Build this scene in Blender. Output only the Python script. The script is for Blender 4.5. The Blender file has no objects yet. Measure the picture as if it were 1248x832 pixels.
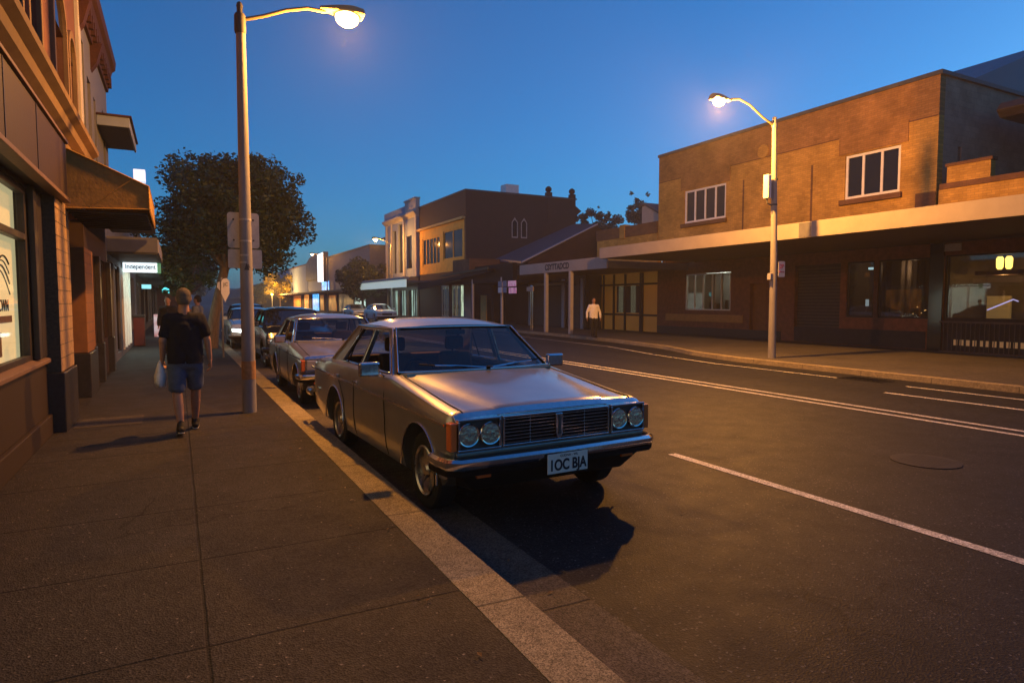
import bpy, bmesh, math, random
from mathutils import Vector, Matrix, noise
random.seed(7)
R = math.radians
sc = bpy.context.scene
# ------------------------------------------------------------------ camera
cam_d = bpy.data.cameras.new('camera'); cam = bpy.data.objects.new('camera', cam_d)
sc.collection.objects.link(cam); sc.camera = cam
cam.location = (0, 0, 1.70)
cam.rotation_euler = (R(90 - 3.52), 0, R(-27.586))
cam_d.sensor_width = 36; cam_d.lens = 22.5; cam_d.clip_end = 3000; cam_d.clip_start = .05
# ------------------------------------------------------------------ sky
w = bpy.data.worlds.new('World'); sc.world = w; w.use_nodes = True
nt = w.node_tree; bg = nt.nodes['Background']
sky = nt.nodes.new('ShaderNodeTexSky'); sky.sky_type = 'NISHITA'; sky.sun_disc = False
sky.sun_elevation = R(6.5); sky.sun_rotation = R(86); sky.altitude = 50
sky.air_density = 1.0; sky.dust_density = .6; sky.ozone_density = 7.0
tint = nt.nodes.new('ShaderNodeMix'); tint.data_type = 'RGBA'; tint.blend_type = 'MULTIPLY'
tint.inputs[0].default_value = 1; tint.inputs[7].default_value = (1.15, 1.62, 1.52, 1)
nt.links.new(sky.outputs[0], tint.inputs[6]); nt.links.new(tint.outputs[2], bg.inputs[0])
bg.inputs[1].default_value = .155
# ------------------------------------------------------------------ exposure
sc.view_settings.view_transform = 'Standard'; sc.view_settings.look = 'None'
sc.view_settings.exposure = 0; sc.view_settings.gamma = 1
sc.render.engine = 'CYCLES'
cy = sc.cycles
cy.use_denoising = True; cy.max_bounces = 6; cy.transparent_max_bounces = 16
cy.glossy_bounces = 3; cy.diffuse_bounces = 3; cy.sample_clamp_indirect = 4; cy.caustics_reflective = False; cy.caustics_refractive = False
HALO_HAZE = .0014
LAMP_W = 1950.0          # street lamp power
# ------------------------------------------------------------------ materials
def mat(name, col, rough=.7, metal=0., var=.0, scale=6., bump=0., bscale=40., coat=0., spec=None, emit=None, estr=0., detail=6, col2=None, wear=None, stretch=None):
    m = bpy.data.materials.new(name); m.use_nodes = True
    t = m.node_tree; N = t.nodes; L = t.links; b = N['Principled BSDF']
    b.inputs['Base Color'].default_value = (*col, 1); b.inputs['Roughness'].default_value = rough
    b.inputs['Metallic'].default_value = metal; b.inputs['Coat Weight'].default_value = coat
    b.inputs['Coat Roughness'].default_value = .06
    if spec is None and rough > .4: spec = .22
    if spec is not None: b.inputs['Specular IOR Level'].default_value = spec
    tc = N.new('ShaderNodeTexCoord'); mp = N.new('ShaderNodeMapping'); L.new(tc.outputs['Object'], mp.inputs[0])
    if stretch: mp.inputs['Scale'].default_value = stretch
    if var or col2:
        n = N.new('ShaderNodeTexNoise'); n.inputs['Scale'].default_value = scale; n.inputs['Detail'].default_value = detail; n.inputs['Roughness'].default_value = .65
        L.new(mp.outputs[0], n.inputs['Vector'])
        r = N.new('ShaderNodeValToRGB'); L.new(n.outputs[0], r.inputs[0])
        c2 = col2 if col2 else tuple(c * (1 + var) for c in col)
        c1 = col if col2 else tuple(c * (1 - var) for c in col)
        r.color_ramp.elements[0].position = .32; r.color_ramp.elements[1].position = .68
        r.color_ramp.elements[0].color = (*c1, 1); r.color_ramp.elements[1].color = (*c2, 1)
        L.new(r.outputs[0], b.inputs['Base Color'])
        rr = N.new('ShaderNodeMapRange'); rr.inputs[3].default_value = max(0, rough - .12); rr.inputs[4].default_value = min(1, rough + .12)
        L.new(n.outputs[0], rr.inputs[0]); L.new(rr.outputs[0], b.inputs['Roughness'])
    if bump:
        n2 = N.new('ShaderNodeTexNoise'); n2.inputs['Scale'].default_value = bscale; n2.inputs['Detail'].default_value = 4
        L.new(mp.outputs[0], n2.inputs['Vector'])
        bp = N.new('ShaderNodeBump'); bp.inputs['Strength'].default_value = bump; bp.inputs['Distance'].default_value = .01
        L.new(n2.outputs[0], bp.inputs['Height']); L.new(bp.outputs[0], b.inputs['Normal'])
    if emit:
        b.inputs['Emission Color'].default_value = (*emit, 1); b.inputs['Emission Strength'].default_value = estr
    return m

def brick_mat(name, c1, c2, mortar, axis='x', bw=.23, bh=.076, var=.35, rough=.85, dirt=.5):
    m = bpy.data.materials.new(name); m.use_nodes = True
    t = m.node_tree; N = t.nodes; L = t.links; b = N['Principled BSDF']; b.inputs['Roughness'].default_value = rough; b.inputs['Specular IOR Level'].default_value = .2
    g = N.new('ShaderNodeNewGeometry'); s = N.new('ShaderNodeSeparateXYZ'); L.new(g.outputs['Position'], s.inputs[0])
    c = N.new('ShaderNodeCombineXYZ'); L.new(s.outputs['Y' if axis == 'x' else 'X'], c.inputs[0]); L.new(s.outputs['Z'], c.inputs[1])
    k = N.new('ShaderNodeTexBrick'); L.new(c.outputs[0], k.inputs['Vector'])
    k.inputs['Scale'].default_value = 1; k.inputs['Brick Width'].default_value = bw; k.inputs['Row Height'].default_value = bh
    k.inputs['Mortar Size'].default_value = .006; k.inputs['Mortar Smooth'].default_value = .3; k.inputs['Bias'].default_value = 0
    k.inputs['Color1'].default_value = (*c1, 1); k.inputs['Color2'].default_value = (*c2, 1); k.inputs['Mortar'].default_value = (*mortar, 1)
    n = N.new('ShaderNodeTexNoise'); n.inputs['Scale'].default_value = .7; n.inputs['Detail'].default_value = 8; n.inputs['Roughness'].default_value = .7
    L.new(g.outputs['Position'], n.inputs['Vector'])
    mr = N.new('ShaderNodeMapRange'); mr.inputs[1].default_value = .3; mr.inputs[2].default_value = .7; mr.inputs[3].default_value = 1 - dirt; mr.inputs[4].default_value = 1.15
    L.new(n.outputs[0], mr.inputs[0])
    mx = N.new('ShaderNodeMix'); mx.data_type = 'RGBA'; mx.blend_type = 'MULTIPLY'; mx.inputs[0].default_value = 1
    L.new(k.outputs[0], mx.inputs[6]); L.new(mr.outputs[0], mx.inputs[7]); L.new(mx.outputs[2], b.inputs['Base Color'])
    bp = N.new('ShaderNodeBump'); bp.inputs['Strength'].default_value = .5; bp.inputs['Distance'].default_value = .006; bp.invert = True
    L.new(k.outputs['Fac'], bp.inputs['Height']); L.new(bp.outputs[0], b.inputs['Normal'])
    return m

def emis(name, col, s):
    m = bpy.data.materials.new(name); m.use_nodes = True; t = m.node_tree
    b = t.nodes['Principled BSDF']; b.inputs['Base Color'].default_value = (*[min(.8, c) for c in col], 1)
    b.inputs['Emission Color'].default_value = (*col, 1); b.inputs['Emission Strength'].default_value = s
    b.inputs['Roughness'].default_value = .5
    return m

def emis_var(name, c1, c2, s, scale=2.0, stretch=(1, 1, 1)):
    m = emis(name, c1, s); t = m.node_tree; N = t.nodes; L = t.links; b = N['Principled BSDF']
    tc = N.new('ShaderNodeTexCoord'); mp = N.new('ShaderNodeMapping'); mp.inputs['Scale'].default_value = stretch
    n = N.new('ShaderNodeTexNoise'); n.inputs['Scale'].default_value = scale; n.inputs['Detail'].default_value = 3
    r = N.new('ShaderNodeValToRGB'); r.color_ramp.elements[0].position = .38; r.color_ramp.elements[1].position = .62
    r.color_ramp.elements[0].color = (*c1, 1); r.color_ramp.elements[1].color = (*c2, 1)
    L.new(tc.outputs['Object'], mp.inputs[0]); L.new(mp.outputs[0], n.inputs['Vector']); L.new(n.outputs[0], r.inputs[0]); L.new(r.outputs[0], b.inputs['Emission Color'])
    return m

def glass_mat(name, tintc=(.8, .85, .85), refl=.08, rough=.02, ior=1.5):
    m = bpy.data.materials.new(name); m.use_nodes = True; t = m.node_tree; N = t.nodes; L = t.links
    N.remove(N['Principled BSDF']); out = N['Material Output']
    tr = N.new('ShaderNodeBsdfTransparent'); tr.inputs[0].default_value = (*tintc, 1)
    gl = N.new('ShaderNodeBsdfGlossy'); gl.inputs['Roughness'].default_value = rough
    fr = N.new('ShaderNodeFresnel'); fr.inputs[0].default_value = ior
    ad = N.new('ShaderNodeMath'); ad.operation = 'ADD'; ad.use_clamp = True; ad.inputs[1].default_value = refl
    mx = N.new('ShaderNodeMixShader')
    gg = N.new('ShaderNodeNewGeometry'); fb = N.new('ShaderNodeMath'); fb.operation = 'SUBTRACT'; fb.inputs[0].default_value = 1; L.new(gg.outputs['Backfacing'], fb.inputs[1])
    m2 = N.new('ShaderNodeMath'); m2.operation = 'MULTIPLY'; L.new(fr.outputs[0], ad.inputs[0]); L.new(ad.outputs[0], m2.inputs[0]); L.new(fb.outputs[0], m2.inputs[1]); L.new(m2.outputs[0], mx.inputs[0]); L.new(tr.outputs[0], mx.inputs[1]); L.new(gl.outputs[0], mx.inputs[2]); L.new(mx.outputs[0], out.inputs[0])
    return m

def ground_mat(name, c1, c2, scale, speck=.0, rough=.8, joints=None, bump=.6, aggregate=120., patch=None, spec=.16, mott=.2, cracks=0., tracks=0.):
    """joints: (x0 list, y0, ystep) grooves; uses world position"""
    m = bpy.data.materials.new(name); m.use_nodes = True; t = m.node_tree; N = t.nodes; L = t.links; b = N['Principled BSDF']
    b.inputs['Specular IOR Level'].default_value = spec
    g = N.new('ShaderNodeNewGeometry'); P = g.outputs['Position']
    def noise_(s, d=5, r=.6):
        n = N.new('ShaderNodeTexNoise'); n.inputs['Scale'].default_value = s; n.inputs['Detail'].default_value = d; n.inputs['Roughness'].default_value = r; L.new(P, n.inputs['Vector']); return n.outputs[0]
    def mrange(v, a, bb, c, d):
        q = N.new('ShaderNodeMapRange'); q.inputs[1].default_value = a; q.inputs[2].default_value = bb; q.inputs[3].default_value = c; q.inputs[4].default_value = d; L.new(v, q.inputs[0]); return q.outputs[0]
    def math_(op, a, bb, clamp=False):
        q = N.new('ShaderNodeMath'); q.operation = op; q.use_clamp = clamp
        for i, v in ((0, a), (1, bb)):
            if hasattr(v, 'links'): L.new(v, q.inputs[i])
            else: q.inputs[i].default_value = v
        return q.outputs[0]
    big = noise_(scale, 7, .7)
    cr = N.new('ShaderNodeValToRGB'); L.new(big, cr.inputs[0]); cr.color_ramp.elements[0].position = .3; cr.color_ramp.elements[1].position = .7
    cr.color_ramp.elements[0].color = (*c1, 1); cr.color_ramp.elements[1].color = (*c2, 1)
    # aggregate
    vo = N.new('ShaderNodeTexVoronoi'); vo.inputs['Scale'].default_value = aggregate; L.new(P, vo.inputs['Vector'])
    sv = N.new('ShaderNodeSeparateColor'); L.new(vo.outputs['Color'], sv.inputs[0])
    agg = mrange(sv.outputs[0], 0, 1, .45, 1.55)
    mid = mrange(noise_(14, 4), .3, .7, 1 - mott, 1 + mott)
    k = math_('MULTIPLY', agg, mid)
    sp = mrange(sv.outputs[1], 1 - .05 * speck - .0001, 1, 0, 6.0) if speck else None
    if sp is not None: k = math_('ADD', k, sp)
    # stains
    st = mrange(noise_(1.9, 6, .75), .28, .42, .78, 1)
    k = math_('MULTIPLY', k, st)
    if cracks:
        nd = N.new('ShaderNodeTexNoise'); nd.inputs['Scale'].default_value = 1.3; nd.inputs['Detail'].default_value = 6; L.new(P, nd.inputs['Vector'])
        vm = N.new('ShaderNodeVectorMath'); vm.operation = 'SCALE'; vm.inputs['Scale'].default_value = .9; L.new(nd.outputs['Color'], vm.inputs[0])
        va = N.new('ShaderNodeVectorMath'); va.operation = 'ADD'; L.new(P, va.inputs[0]); L.new(vm.outputs[0], va.inputs[1])
        vc = N.new('ShaderNodeTexVoronoi'); vc.feature = 'DISTANCE_TO_EDGE'; vc.inputs['Scale'].default_value = cracks; L.new(va.outputs[0], vc.inputs['Vector'])
        ck = mrange(vc.outputs['Distance'], .0015, .005, .35, 1); msk = mrange(noise_(.33, 2), .52, .56, 0, 1)
        k = math_('MULTIPLY', k, math_('MAXIMUM', ck, math_('SUBTRACT', 1, msk)))
        st2 = mrange(noise_(.9, 7, .8), .60, .68, 1, .72); k = math_('MULTIPLY', k, st2)
    if tracks:
        s2 = N.new('ShaderNodeSeparateXYZ'); L.new(P, s2.inputs[0])
        ph = math_('SINE', math_('MULTIPLY', math_('SUBTRACT', s2.outputs[0], 1.55), 2 * math.pi / 1.75), 0)
        k = math_('MULTIPLY', k, mrange(ph, -1, 1, 1 - tracks, 1 + tracks))
    groove = None
    if joints:
        xs, y0, ys = joints
        s = N.new('ShaderNodeSeparateXYZ'); L.new(P, s.inputs[0])
        wob = mrange(noise_(2.5, 2), 0, 1, -.008, .008)
        for x in xs:
            d = math_('ABSOLUTE', math_('ADD', math_('SUBTRACT', s.outputs[0], x), wob), 0)
            q = mrange(d, .004, .012, 0, 1)
            groove = q if groove is None else math_('MINIMUM', groove, q)
        if ys:
            yy = math_('ADD', math_('SUBTRACT', s.outputs[1], y0), wob)
            fr = math_('FRACT', math_('DIVIDE', yy, ys), 0)
            d = math_('MULTIPLY', math_('ABSOLUTE', math_('SUBTRACT', fr, .5), 0), ys)
            q = mrange(d, ys / 2 - .012, ys / 2 - .005, 1, 0)
            groove = math_('MINIMUM', groove, q) if groove else q
        k = math_('MULTIPLY', k, mrange(groove, 0, 1, .45, 1))
    mx = N.new('ShaderNodeMix'); mx.data_type = 'RGBA'; mx.blend_type = 'MULTIPLY'; mx.inputs[0].default_value = 1
    L.new(cr.outputs[0], mx.inputs[6]); L.new(k, mx.inputs[7]); L.new(mx.outputs[2], b.inputs['Base Color'])
    L.new(mrange(noise_(3, 5), .3, .7, rough - mott * .5, rough + mott * .4), b.inputs['Roughness'])
    h = math_('ADD', math_('MULTIPLY', vo.outputs['Distance'], 1.0), math_('MULTIPLY', noise_(30, 4), .6))
    if groove: h = math_('ADD', h, math_('MULTIPLY', groove, 2.0))
    bp = N.new('ShaderNodeBump'); bp.inputs['Strength'].default_value = bump; bp.inputs['Distance'].default_value = .006
    L.new(h, bp.inputs['Height']); L.new(bp.outputs[0], b.inputs['Normal'])
    return m

M = {}
M['asphalt'] = ground_mat('asphalt', (.0142, .0141, .0145), (.0188, .0185, .0186), .22, speck=.7, rough=.66, aggregate=95, bump=.36, mott=.10, cracks=.28, tracks=.10)
M['footpath'] = ground_mat('footpath', (.028, .0245, .0225), (.038, .033, .029), .5, speck=.12, mott=.16, cracks=.33, rough=.7, joints=([.08], 3.17, 1.12), aggregate=110)
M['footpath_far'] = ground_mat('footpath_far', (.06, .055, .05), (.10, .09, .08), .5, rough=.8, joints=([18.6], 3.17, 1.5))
M['patch'] = ground_mat('patch', (.055, .048, .042), (.075, .065, .055), 1.2, rough=.8)
M['kerb'] = ground_mat('kerb', (.20, .165, .105), (.31, .26, .17), 1.2, rough=.8, joints=([], 2.95, 1.6), aggregate=160, bump=.4)
M['gutter'] = ground_mat('gutter', (.062, .055, .045), (.105, .09, .075), 1.2, rough=.7, joints=([], 2.95, 3.2), aggregate=120)
M['paintline'] = ground_mat('paintline', (.42, .41, .38), (.68, .66, .62), 2.5, rough=.6, aggregate=90, bump=.5)
M['soil'] = mat('soil', (.05, .045, .03), .95, var=.4)
M['sandstucco'] = mat('sandstucco', (.175, .115, .066), .85, var=.18, scale=3, bump=.4, bscale=60)
M['redstucco'] = mat('redstucco', (.13, .06, .04), .85, var=.22, scale=3, bump=.4, bscale=60)
M['granite'] = mat('granite', (.038, .026, .018), .55, var=.3, scale=45, bump=.2, bscale=90)
M['fascia'] = mat('fascia', (.042, .025, .018), .6, var=.3, scale=9, bump=.35, bscale=16, stretch=(1, 4, .6))
M['darkstone'] = mat('darkstone', (.025, .023, .023), .35, var=.4, scale=20, coat=.3)
M['pillar'] = mat('pillar', (.30, .20, .12), .75, var=.25, scale=14, bump=.4, bscale=50)
M['darkframe'] = mat('darkframe', (.035, .028, .026), .45, var=.2)
M['brownframe'] = mat('brownframe', (.16, .10, .07), .55, var=.25, scale=20)
M['awning'] = mat('awning', (.33, .19, .05), .9, var=.18, scale=8, bump=.3, bscale=25)
M['offwhite'] = mat('offwhite', (.40, .37, .34), .7, var=.1, scale=3, bump=.15)
M['whitepaint'] = mat('whitepaint', (.72, .70, .66), .55, var=.08, scale=5)
M['greypaint'] = mat('greypaint', (.14, .14, .155), .7, var=.12, scale=4)
M['darkgrey'] = mat('darkgrey', (.07, .07, .075), .6, var=.2)
M['black'] = mat('black', (.006, .006, .0065), .6, spec=.12)
M['binred'] = mat('binred', (.12, .02, .015), .6)
M['tileband'] = mat('tileband', (.42, .22, .07), .7, var=.15)
M['blackglossy'] = mat('blackglossy', (.01, .01, .012), .15, coat=.5)
M['rubber'] = mat('rubber', (.018, .018, .018), .75, bump=.3, bscale=80)
M['chrome'] = mat('chrome', (.78, .78, .80), .10, metal=1, var=.08, scale=30)
M['alloy'] = mat('alloy', (.45, .44, .42), .3, metal=1, var=.1, scale=30)
M['steelpole'] = mat('steelpole', (.25, .24, .23), .45, metal=.35, var=.2, scale=7, bump=.2, bscale=50, stretch=(1, 1, .3))
M['concpole'] = mat('concpole', (.26, .25, .25), .75, var=.15, scale=5, bump=.25, bscale=60, stretch=(1, 1, .35))
M['bandpaint'] = mat('bandpaint', (.36, .20, .09), .8, var=.25, scale=25, bump=.3)
M['plateback'] = mat('plateback', (.45, .43, .42), .55, metal=.3, var=.15, scale=12)
M['wood'] = mat('wood', (.2, .1, .05), .6, var=.3, scale=12)
M['winglass'] = glass_mat('winglass', (.55, .55, .55), .06)
M['shopglass'] = glass_mat('shopglass', (.95, .95, .93), .0, .03, 1.1)
M['clearglass'] = glass_mat('clearglass', (.9, .9, .88), .04)
M['carglass'] = glass_mat('carglass', (.55, .62, .68), .05)
M['darkglass'] = mat('darkglass', (.010, .011, .013), .06, spec=.2)
M['darkred'] = mat('darkred', (.05, .018, .013), .8, var=.3, scale=8, bump=.4)
M['carpane'] = mat('carpane', (.012, .014, .018), .04, spec=.7)
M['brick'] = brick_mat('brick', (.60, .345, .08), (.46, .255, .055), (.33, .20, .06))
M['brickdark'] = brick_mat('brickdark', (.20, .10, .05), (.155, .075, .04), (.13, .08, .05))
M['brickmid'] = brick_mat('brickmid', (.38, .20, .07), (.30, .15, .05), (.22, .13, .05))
M['metalcover'] = mat('metalcover', (.026, .0245, .023), .6, metal=.3, var=.2)
M['brickside'] = brick_mat('brickside', (.38, .26, .18), (.31, .21, .145), (.27, .19, .14), axis='y', bw=.42, bh=.19)
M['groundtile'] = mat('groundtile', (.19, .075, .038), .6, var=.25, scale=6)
M['rust'] = mat('rust', (.22, .10, .04), .7, var=.15, scale=6)
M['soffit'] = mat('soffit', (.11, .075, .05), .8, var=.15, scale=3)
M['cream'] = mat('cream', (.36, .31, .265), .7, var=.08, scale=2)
M['purplebrick'] = brick_mat('purplebrick', (.045, .024, .024), (.035, .018, .02), (.038, .025, .024), axis='y', dirt=.3)
M['brownrender'] = mat('brownrender', (.042, .025, .022), .8, var=.15, scale=1.5, bump=.2)
M['metalroof'] = mat('metalroof', (.055, .085, .125), .5, metal=.2, var=.12, scale=3)
M['yellowwall'] = mat('yellowwall', (.55, .36, .12), .75, var=.12, scale=3)
M['paleblue'] = mat('paleblue', (.22, .26, .34), .8, var=.1, scale=2)
M['shutter'] = mat('shutter', (.10, .085, .07), .5, metal=.3, var=.2)
M['bark'] = mat('bark', (.11, .075, .05), .9, var=.35, scale=18, bump=.8, bscale=25, stretch=(1, 1, .25))
M['headlens'] = mat('headlens', (.62, .62, .62), .08, metal=.55, coat=1.0, bump=.25, bscale=60)
M['orange'] = mat('orange', (.75, .16, .03), .25, coat=.6)
M['redlens'] = mat('redlens', (.4, .02, .015), .2, coat=.6)
M['plate'] = mat('plate', (.78, .76, .70), .45)
M['seat'] = mat('seat', (.16, .075, .035), .7, var=.2)
M['lining'] = mat('lining', (.03, .025, .025), .8)
M['skin'] = mat('skin', (.36, .19, .125), .5, var=.08, scale=20)
M['navy'] = mat('navy', (.006, .007, .014), .85, var=.3, scale=18, bump=.5, bscale=14)
M['denim'] = mat('denim', (.07, .10, .17), .85, var=.2, scale=30, bump=.4, bscale=20)
M['greyhair'] = mat('greyhair', (.10, .082, .066), .8, var=.4, scale=70, bump=.8, bscale=120)
M['darkhair'] = mat('darkhair', (.02, .015, .012), .7, bump=.6, bscale=100)
M['blackcloth'] = mat('blackcloth', (.012, .012, .014), .85, bump=.4, bscale=20)
M['whitecloth'] = mat('whitecloth', (.72, .68, .62), .8, var=.08, scale=20, bump=.5, bscale=14)
M['greycloth'] = mat('greycloth', (.10, .11, .12), .85, var=.2, bump=.4, bscale=20)
M['shoe'] = mat('shoe', (.015, .015, .017), .6)
M['sole'] = mat('sole', (.45, .44, .42), .7)
M['bag'] = mat('bag', (.66, .64, .62), .35, var=.15, scale=14, bump=.9, bscale=18)

def leaf_mat(name, c1, c2):
    m = bpy.data.materials.new(name); m.use_nodes = True; t = m.node_tree; N = t.nodes; L = t.links; b = N['Principled BSDF']
    b.inputs['Roughness'].default_value = .5
    g = N.new('ShaderNodeNewGeometry'); r = N.new('ShaderNodeValToRGB'); L.new(g.outputs['Random Per Island'], r.inputs[0])
    r.color_ramp.elements[0].color = (*c1, 1); r.color_ramp.elements[1].color = (*c2, 1); L.new(r.outputs[0], b.inputs['Base Color'])
    tl = N.new('ShaderNodeBsdfTranslucent'); L.new(r.outputs[0], tl.inputs[0]); mx = N.new('ShaderNodeMixShader'); mx.inputs[0].default_value = .3
    L.new(b.outputs[0], mx.inputs[1]); L.new(tl.outputs[0], mx.inputs[2]); L.new(mx.outputs[0], N['Material Output'].inputs[0])
    return m
M['leaf'] = leaf_mat('leaf', (.009, .027, .008), (.032, .062, .018))
M['leaf_greenlit'] = leaf_mat('leaf_greenlit', (.04, .10, .02), (.08, .18, .04))  # brighter green in the leaf colour stands in for light on the tree
M['leafdark'] = leaf_mat('leafdark', (.02, .035, .012), (.05, .07, .025))
M['leaf_amberlit'] = leaf_mat('leaf_amberlit', (.34, .24, .02), (.55, .38, .04))  # leaves coloured yellow to stand in for amber light on them

def paint_mat(name, col, metal=.55, rough=.36):
    m = mat(name, col, rough, metal=metal, coat=.9)
    N = m.node_tree.nodes; L = m.node_tree.links; b = N['Principled BSDF']
    tc = N.new('ShaderNodeTexCoord'); n = N.new('ShaderNodeTexNoise'); n.inputs['Scale'].default_value = 2.2; n.inputs['Detail'].default_value = 8; n.inputs['Roughness'].default_value = .7
    L.new(tc.outputs['Object'], n.inputs['Vector'])
    r = N.new('ShaderNodeValToRGB'); L.new(n.outputs[0], r.inputs[0]); r.color_ramp.elements[0].position = .35; r.color_ramp.elements[1].position = .7
    r.color_ramp.elements[0].color = (*[c * .86 for c in col], 1); r.color_ramp.elements[1].color = (*[c * 1.08 for c in col], 1)
    L.new(r.outputs[0], b.inputs['Base Color'])
    q = N.new('ShaderNodeMapRange'); q.inputs[3].default_value = .02; q.inputs[4].default_value = .22; L.new(n.outputs[0], q.inputs[0]); L.new(q.outputs[0], b.inputs['Coat Roughness'])
    return m

# ------------------------------------------------------------------ mesh helpers
ORG = {}
def link(o): sc.collection.objects.link(o); return o
def tag(o, label=None, cat=None, group=None, kind=None):
    if label: o['label'] = label
    if cat: o['category'] = cat
    if group: o['group'] = group
    if kind: o['kind'] = kind
    return o
def thing(name, label, cat, loc=(0, 0, 0), group=None, kind=None):
    o = bpy.data.objects.new(name, None); link(o); o.location = loc; ORG[o.name] = Vector(loc); o.empty_display_size = .1
    return tag(o, label, cat, group, kind)

class MB:
    def __init__(s): s.v = []; s.f = []
    def add(s, vs, fs):
        n = len(s.v); s.v += [tuple(v) for v in vs]; s.f += [tuple(i + n for i in f) for f in fs]; return s
    def box(s, a, b):
        x0, y0, z0 = [min(p, q) for p, q in zip(a, b)]; x1, y1, z1 = [max(p, q) for p, q in zip(a, b)]
        return s.add([(x0, y0, z0), (x1, y0, z0), (x1, y1, z0), (x0, y1, z0), (x0, y0, z1), (x1, y0, z1), (x1, y1, z1), (x0, y1, z1)],
                     [(0, 3, 2, 1), (4, 5, 6, 7), (0, 1, 5, 4), (1, 2, 6, 5), (2, 3, 7, 6), (3, 0, 4, 7)])
    def hexa(s, p):   # 8 points: bottom ring 4, top ring 4
        return s.add(p, [(0, 3, 2, 1), (4, 5, 6, 7), (0, 1, 5, 4), (1, 2, 6, 5), (2, 3, 7, 6), (3, 0, 4, 7)])
    def prism(s, poly, a, b, axis):   # poly 2D, extruded along axis from a to b
        def P(u, v, w_):
            return (w_, u, v) if axis == 'x' else ((u, w_, v) if axis == 'y' else (u, v, w_))
        n = len(poly); vs = [P(u, v, a) for u, v in poly] + [P(u, v, b) for u, v in poly]
        fs = [tuple(range(n))[::-1], tuple(range(n, 2 * n))] + [(i, (i + 1) % n, n + (i + 1) % n, n + i) for i in range(n)]
        return s.add(vs, fs)
    def tube(s, pts, r, n=10, cap=True):
        pts = [Vector(p) for p in pts]; rs = r if isinstance(r, (list, tuple)) else [r] * len(pts)
        vs = []; up = Vector((0, 0, 1)); prev = None
        for i, p in enumerate(pts):
            d = (pts[min(i + 1, len(pts) - 1)] - pts[max(i - 1, 0)]).normalized()
            if prev is None:
                a = d.cross(up) if abs(d.z) < .95 else d.cross(Vector((1, 0, 0)))
            else: a = prev - d * prev.dot(d)
            a.normalize(); prev = a; b = d.cross(a)
            for k in range(n):
                t = 2 * math.pi * k / n; vs.append(p + (a * math.cos(t) + b * math.sin(t)) * rs[i])
        fs = [(i * n + k, i * n + (k + 1) % n, (i + 1) * n + (k + 1) % n, (i + 1) * n + k) for i in range(len(pts) - 1) for k in range(n)]
        if cap: fs += [tuple(range(n))[::-1], tuple(range((len(pts) - 1) * n, len(pts) * n))]
        return s.add(vs, fs)
    def lathe(s, prof, c, axis='z', n=24, close=False):   # prof [(r,h)]
        c = Vector(c); vs = []
        for r, h in prof:
            for k in range(n):
                t = 2 * math.pi * k / n; a, b = r * math.cos(t), r * math.sin(t)
                vs.append(c + Vector({'z': (a, b, h), 'x': (h, a, b), 'y': (a, h, b)}[axis]))
        m = len(prof)
        fs = [(i * n + k, i * n + (k + 1) % n, (i + 1) * n + (k + 1) % n, (i + 1) * n + k) for i in range(m - 1) for k in range(n)]
        if close: fs += [((m - 1) * n + k, (m - 1) * n + (k + 1) % n, (k + 1) % n, k) for k in range(n)]
        else: fs += [tuple(range(n))[::-1], tuple(range((m - 1) * n, m * n))]
        return s.add(vs, fs)
    def sphere(s, c, r, n=12, m=8):
        rx, ry, rz = r if isinstance(r, (list, tuple)) else (r, r, r); c = Vector(c)
        vs = [c + Vector((0, 0, -rz))]
        for i in range(1, m):
            p = -math.pi / 2 + math.pi * i / m
            for k in range(n):
                t = 2 * math.pi * k / n; vs.append(c + Vector((rx * math.cos(p) * math.cos(t), ry * math.cos(p) * math.sin(t), rz * math.sin(p))))
        vs.append(c + Vector((0, 0, rz))); fs = [(0, 1 + (k + 1) % n, 1 + k) for k in range(n)]
        for i in range(m - 2):
            for k in range(n): fs.append((1 + i * n + k, 1 + i * n + (k + 1) % n, 1 + (i + 1) * n + (k + 1) % n, 1 + (i + 1) * n + k))
        l = len(vs) - 1; o = 1 + (m - 2) * n; fs += [(o + k, o + (k + 1) % n, l) for k in range(n)]
        return s.add(vs, fs)
    def build(s, name, m, parent=None, smooth=None, bevel=0, loc=None, recalc=True):
        me = bpy.data.meshes.new(name); o0 = Vector((0, 0, 0))
        if parent is not None: o0 = ORG.get(parent.name, o0)
        elif loc is not None: o0 = Vector(loc)
        me.from_pydata([Vector(v) - o0 for v in s.v], [], s.f); me.validate()
        if recalc:
            bm = bmesh.new(); bm.from_mesh(me); bmesh.ops.recalc_face_normals(bm, faces=bm.faces); bm.to_mesh(me); bm.free()
        if isinstance(m, str): m = M[m]
        me.materials.append(m)
        o = bpy.data.objects.new(name, me); link(o); ORG[o.name] = o0
        if parent is not None: o.parent = parent
        elif loc is not None: o.location = loc
        if smooth:
            for p in me.polygons: p.use_smooth = True
            me.set_sharp_from_angle(angle=R(smooth))
        if bevel:
            b = o.modifiers.new('bevel', 'BEVEL'); b.width = bevel; b.segments = 2; b.limit_method = 'ANGLE'; b.harden_normals = False
        return o

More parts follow.
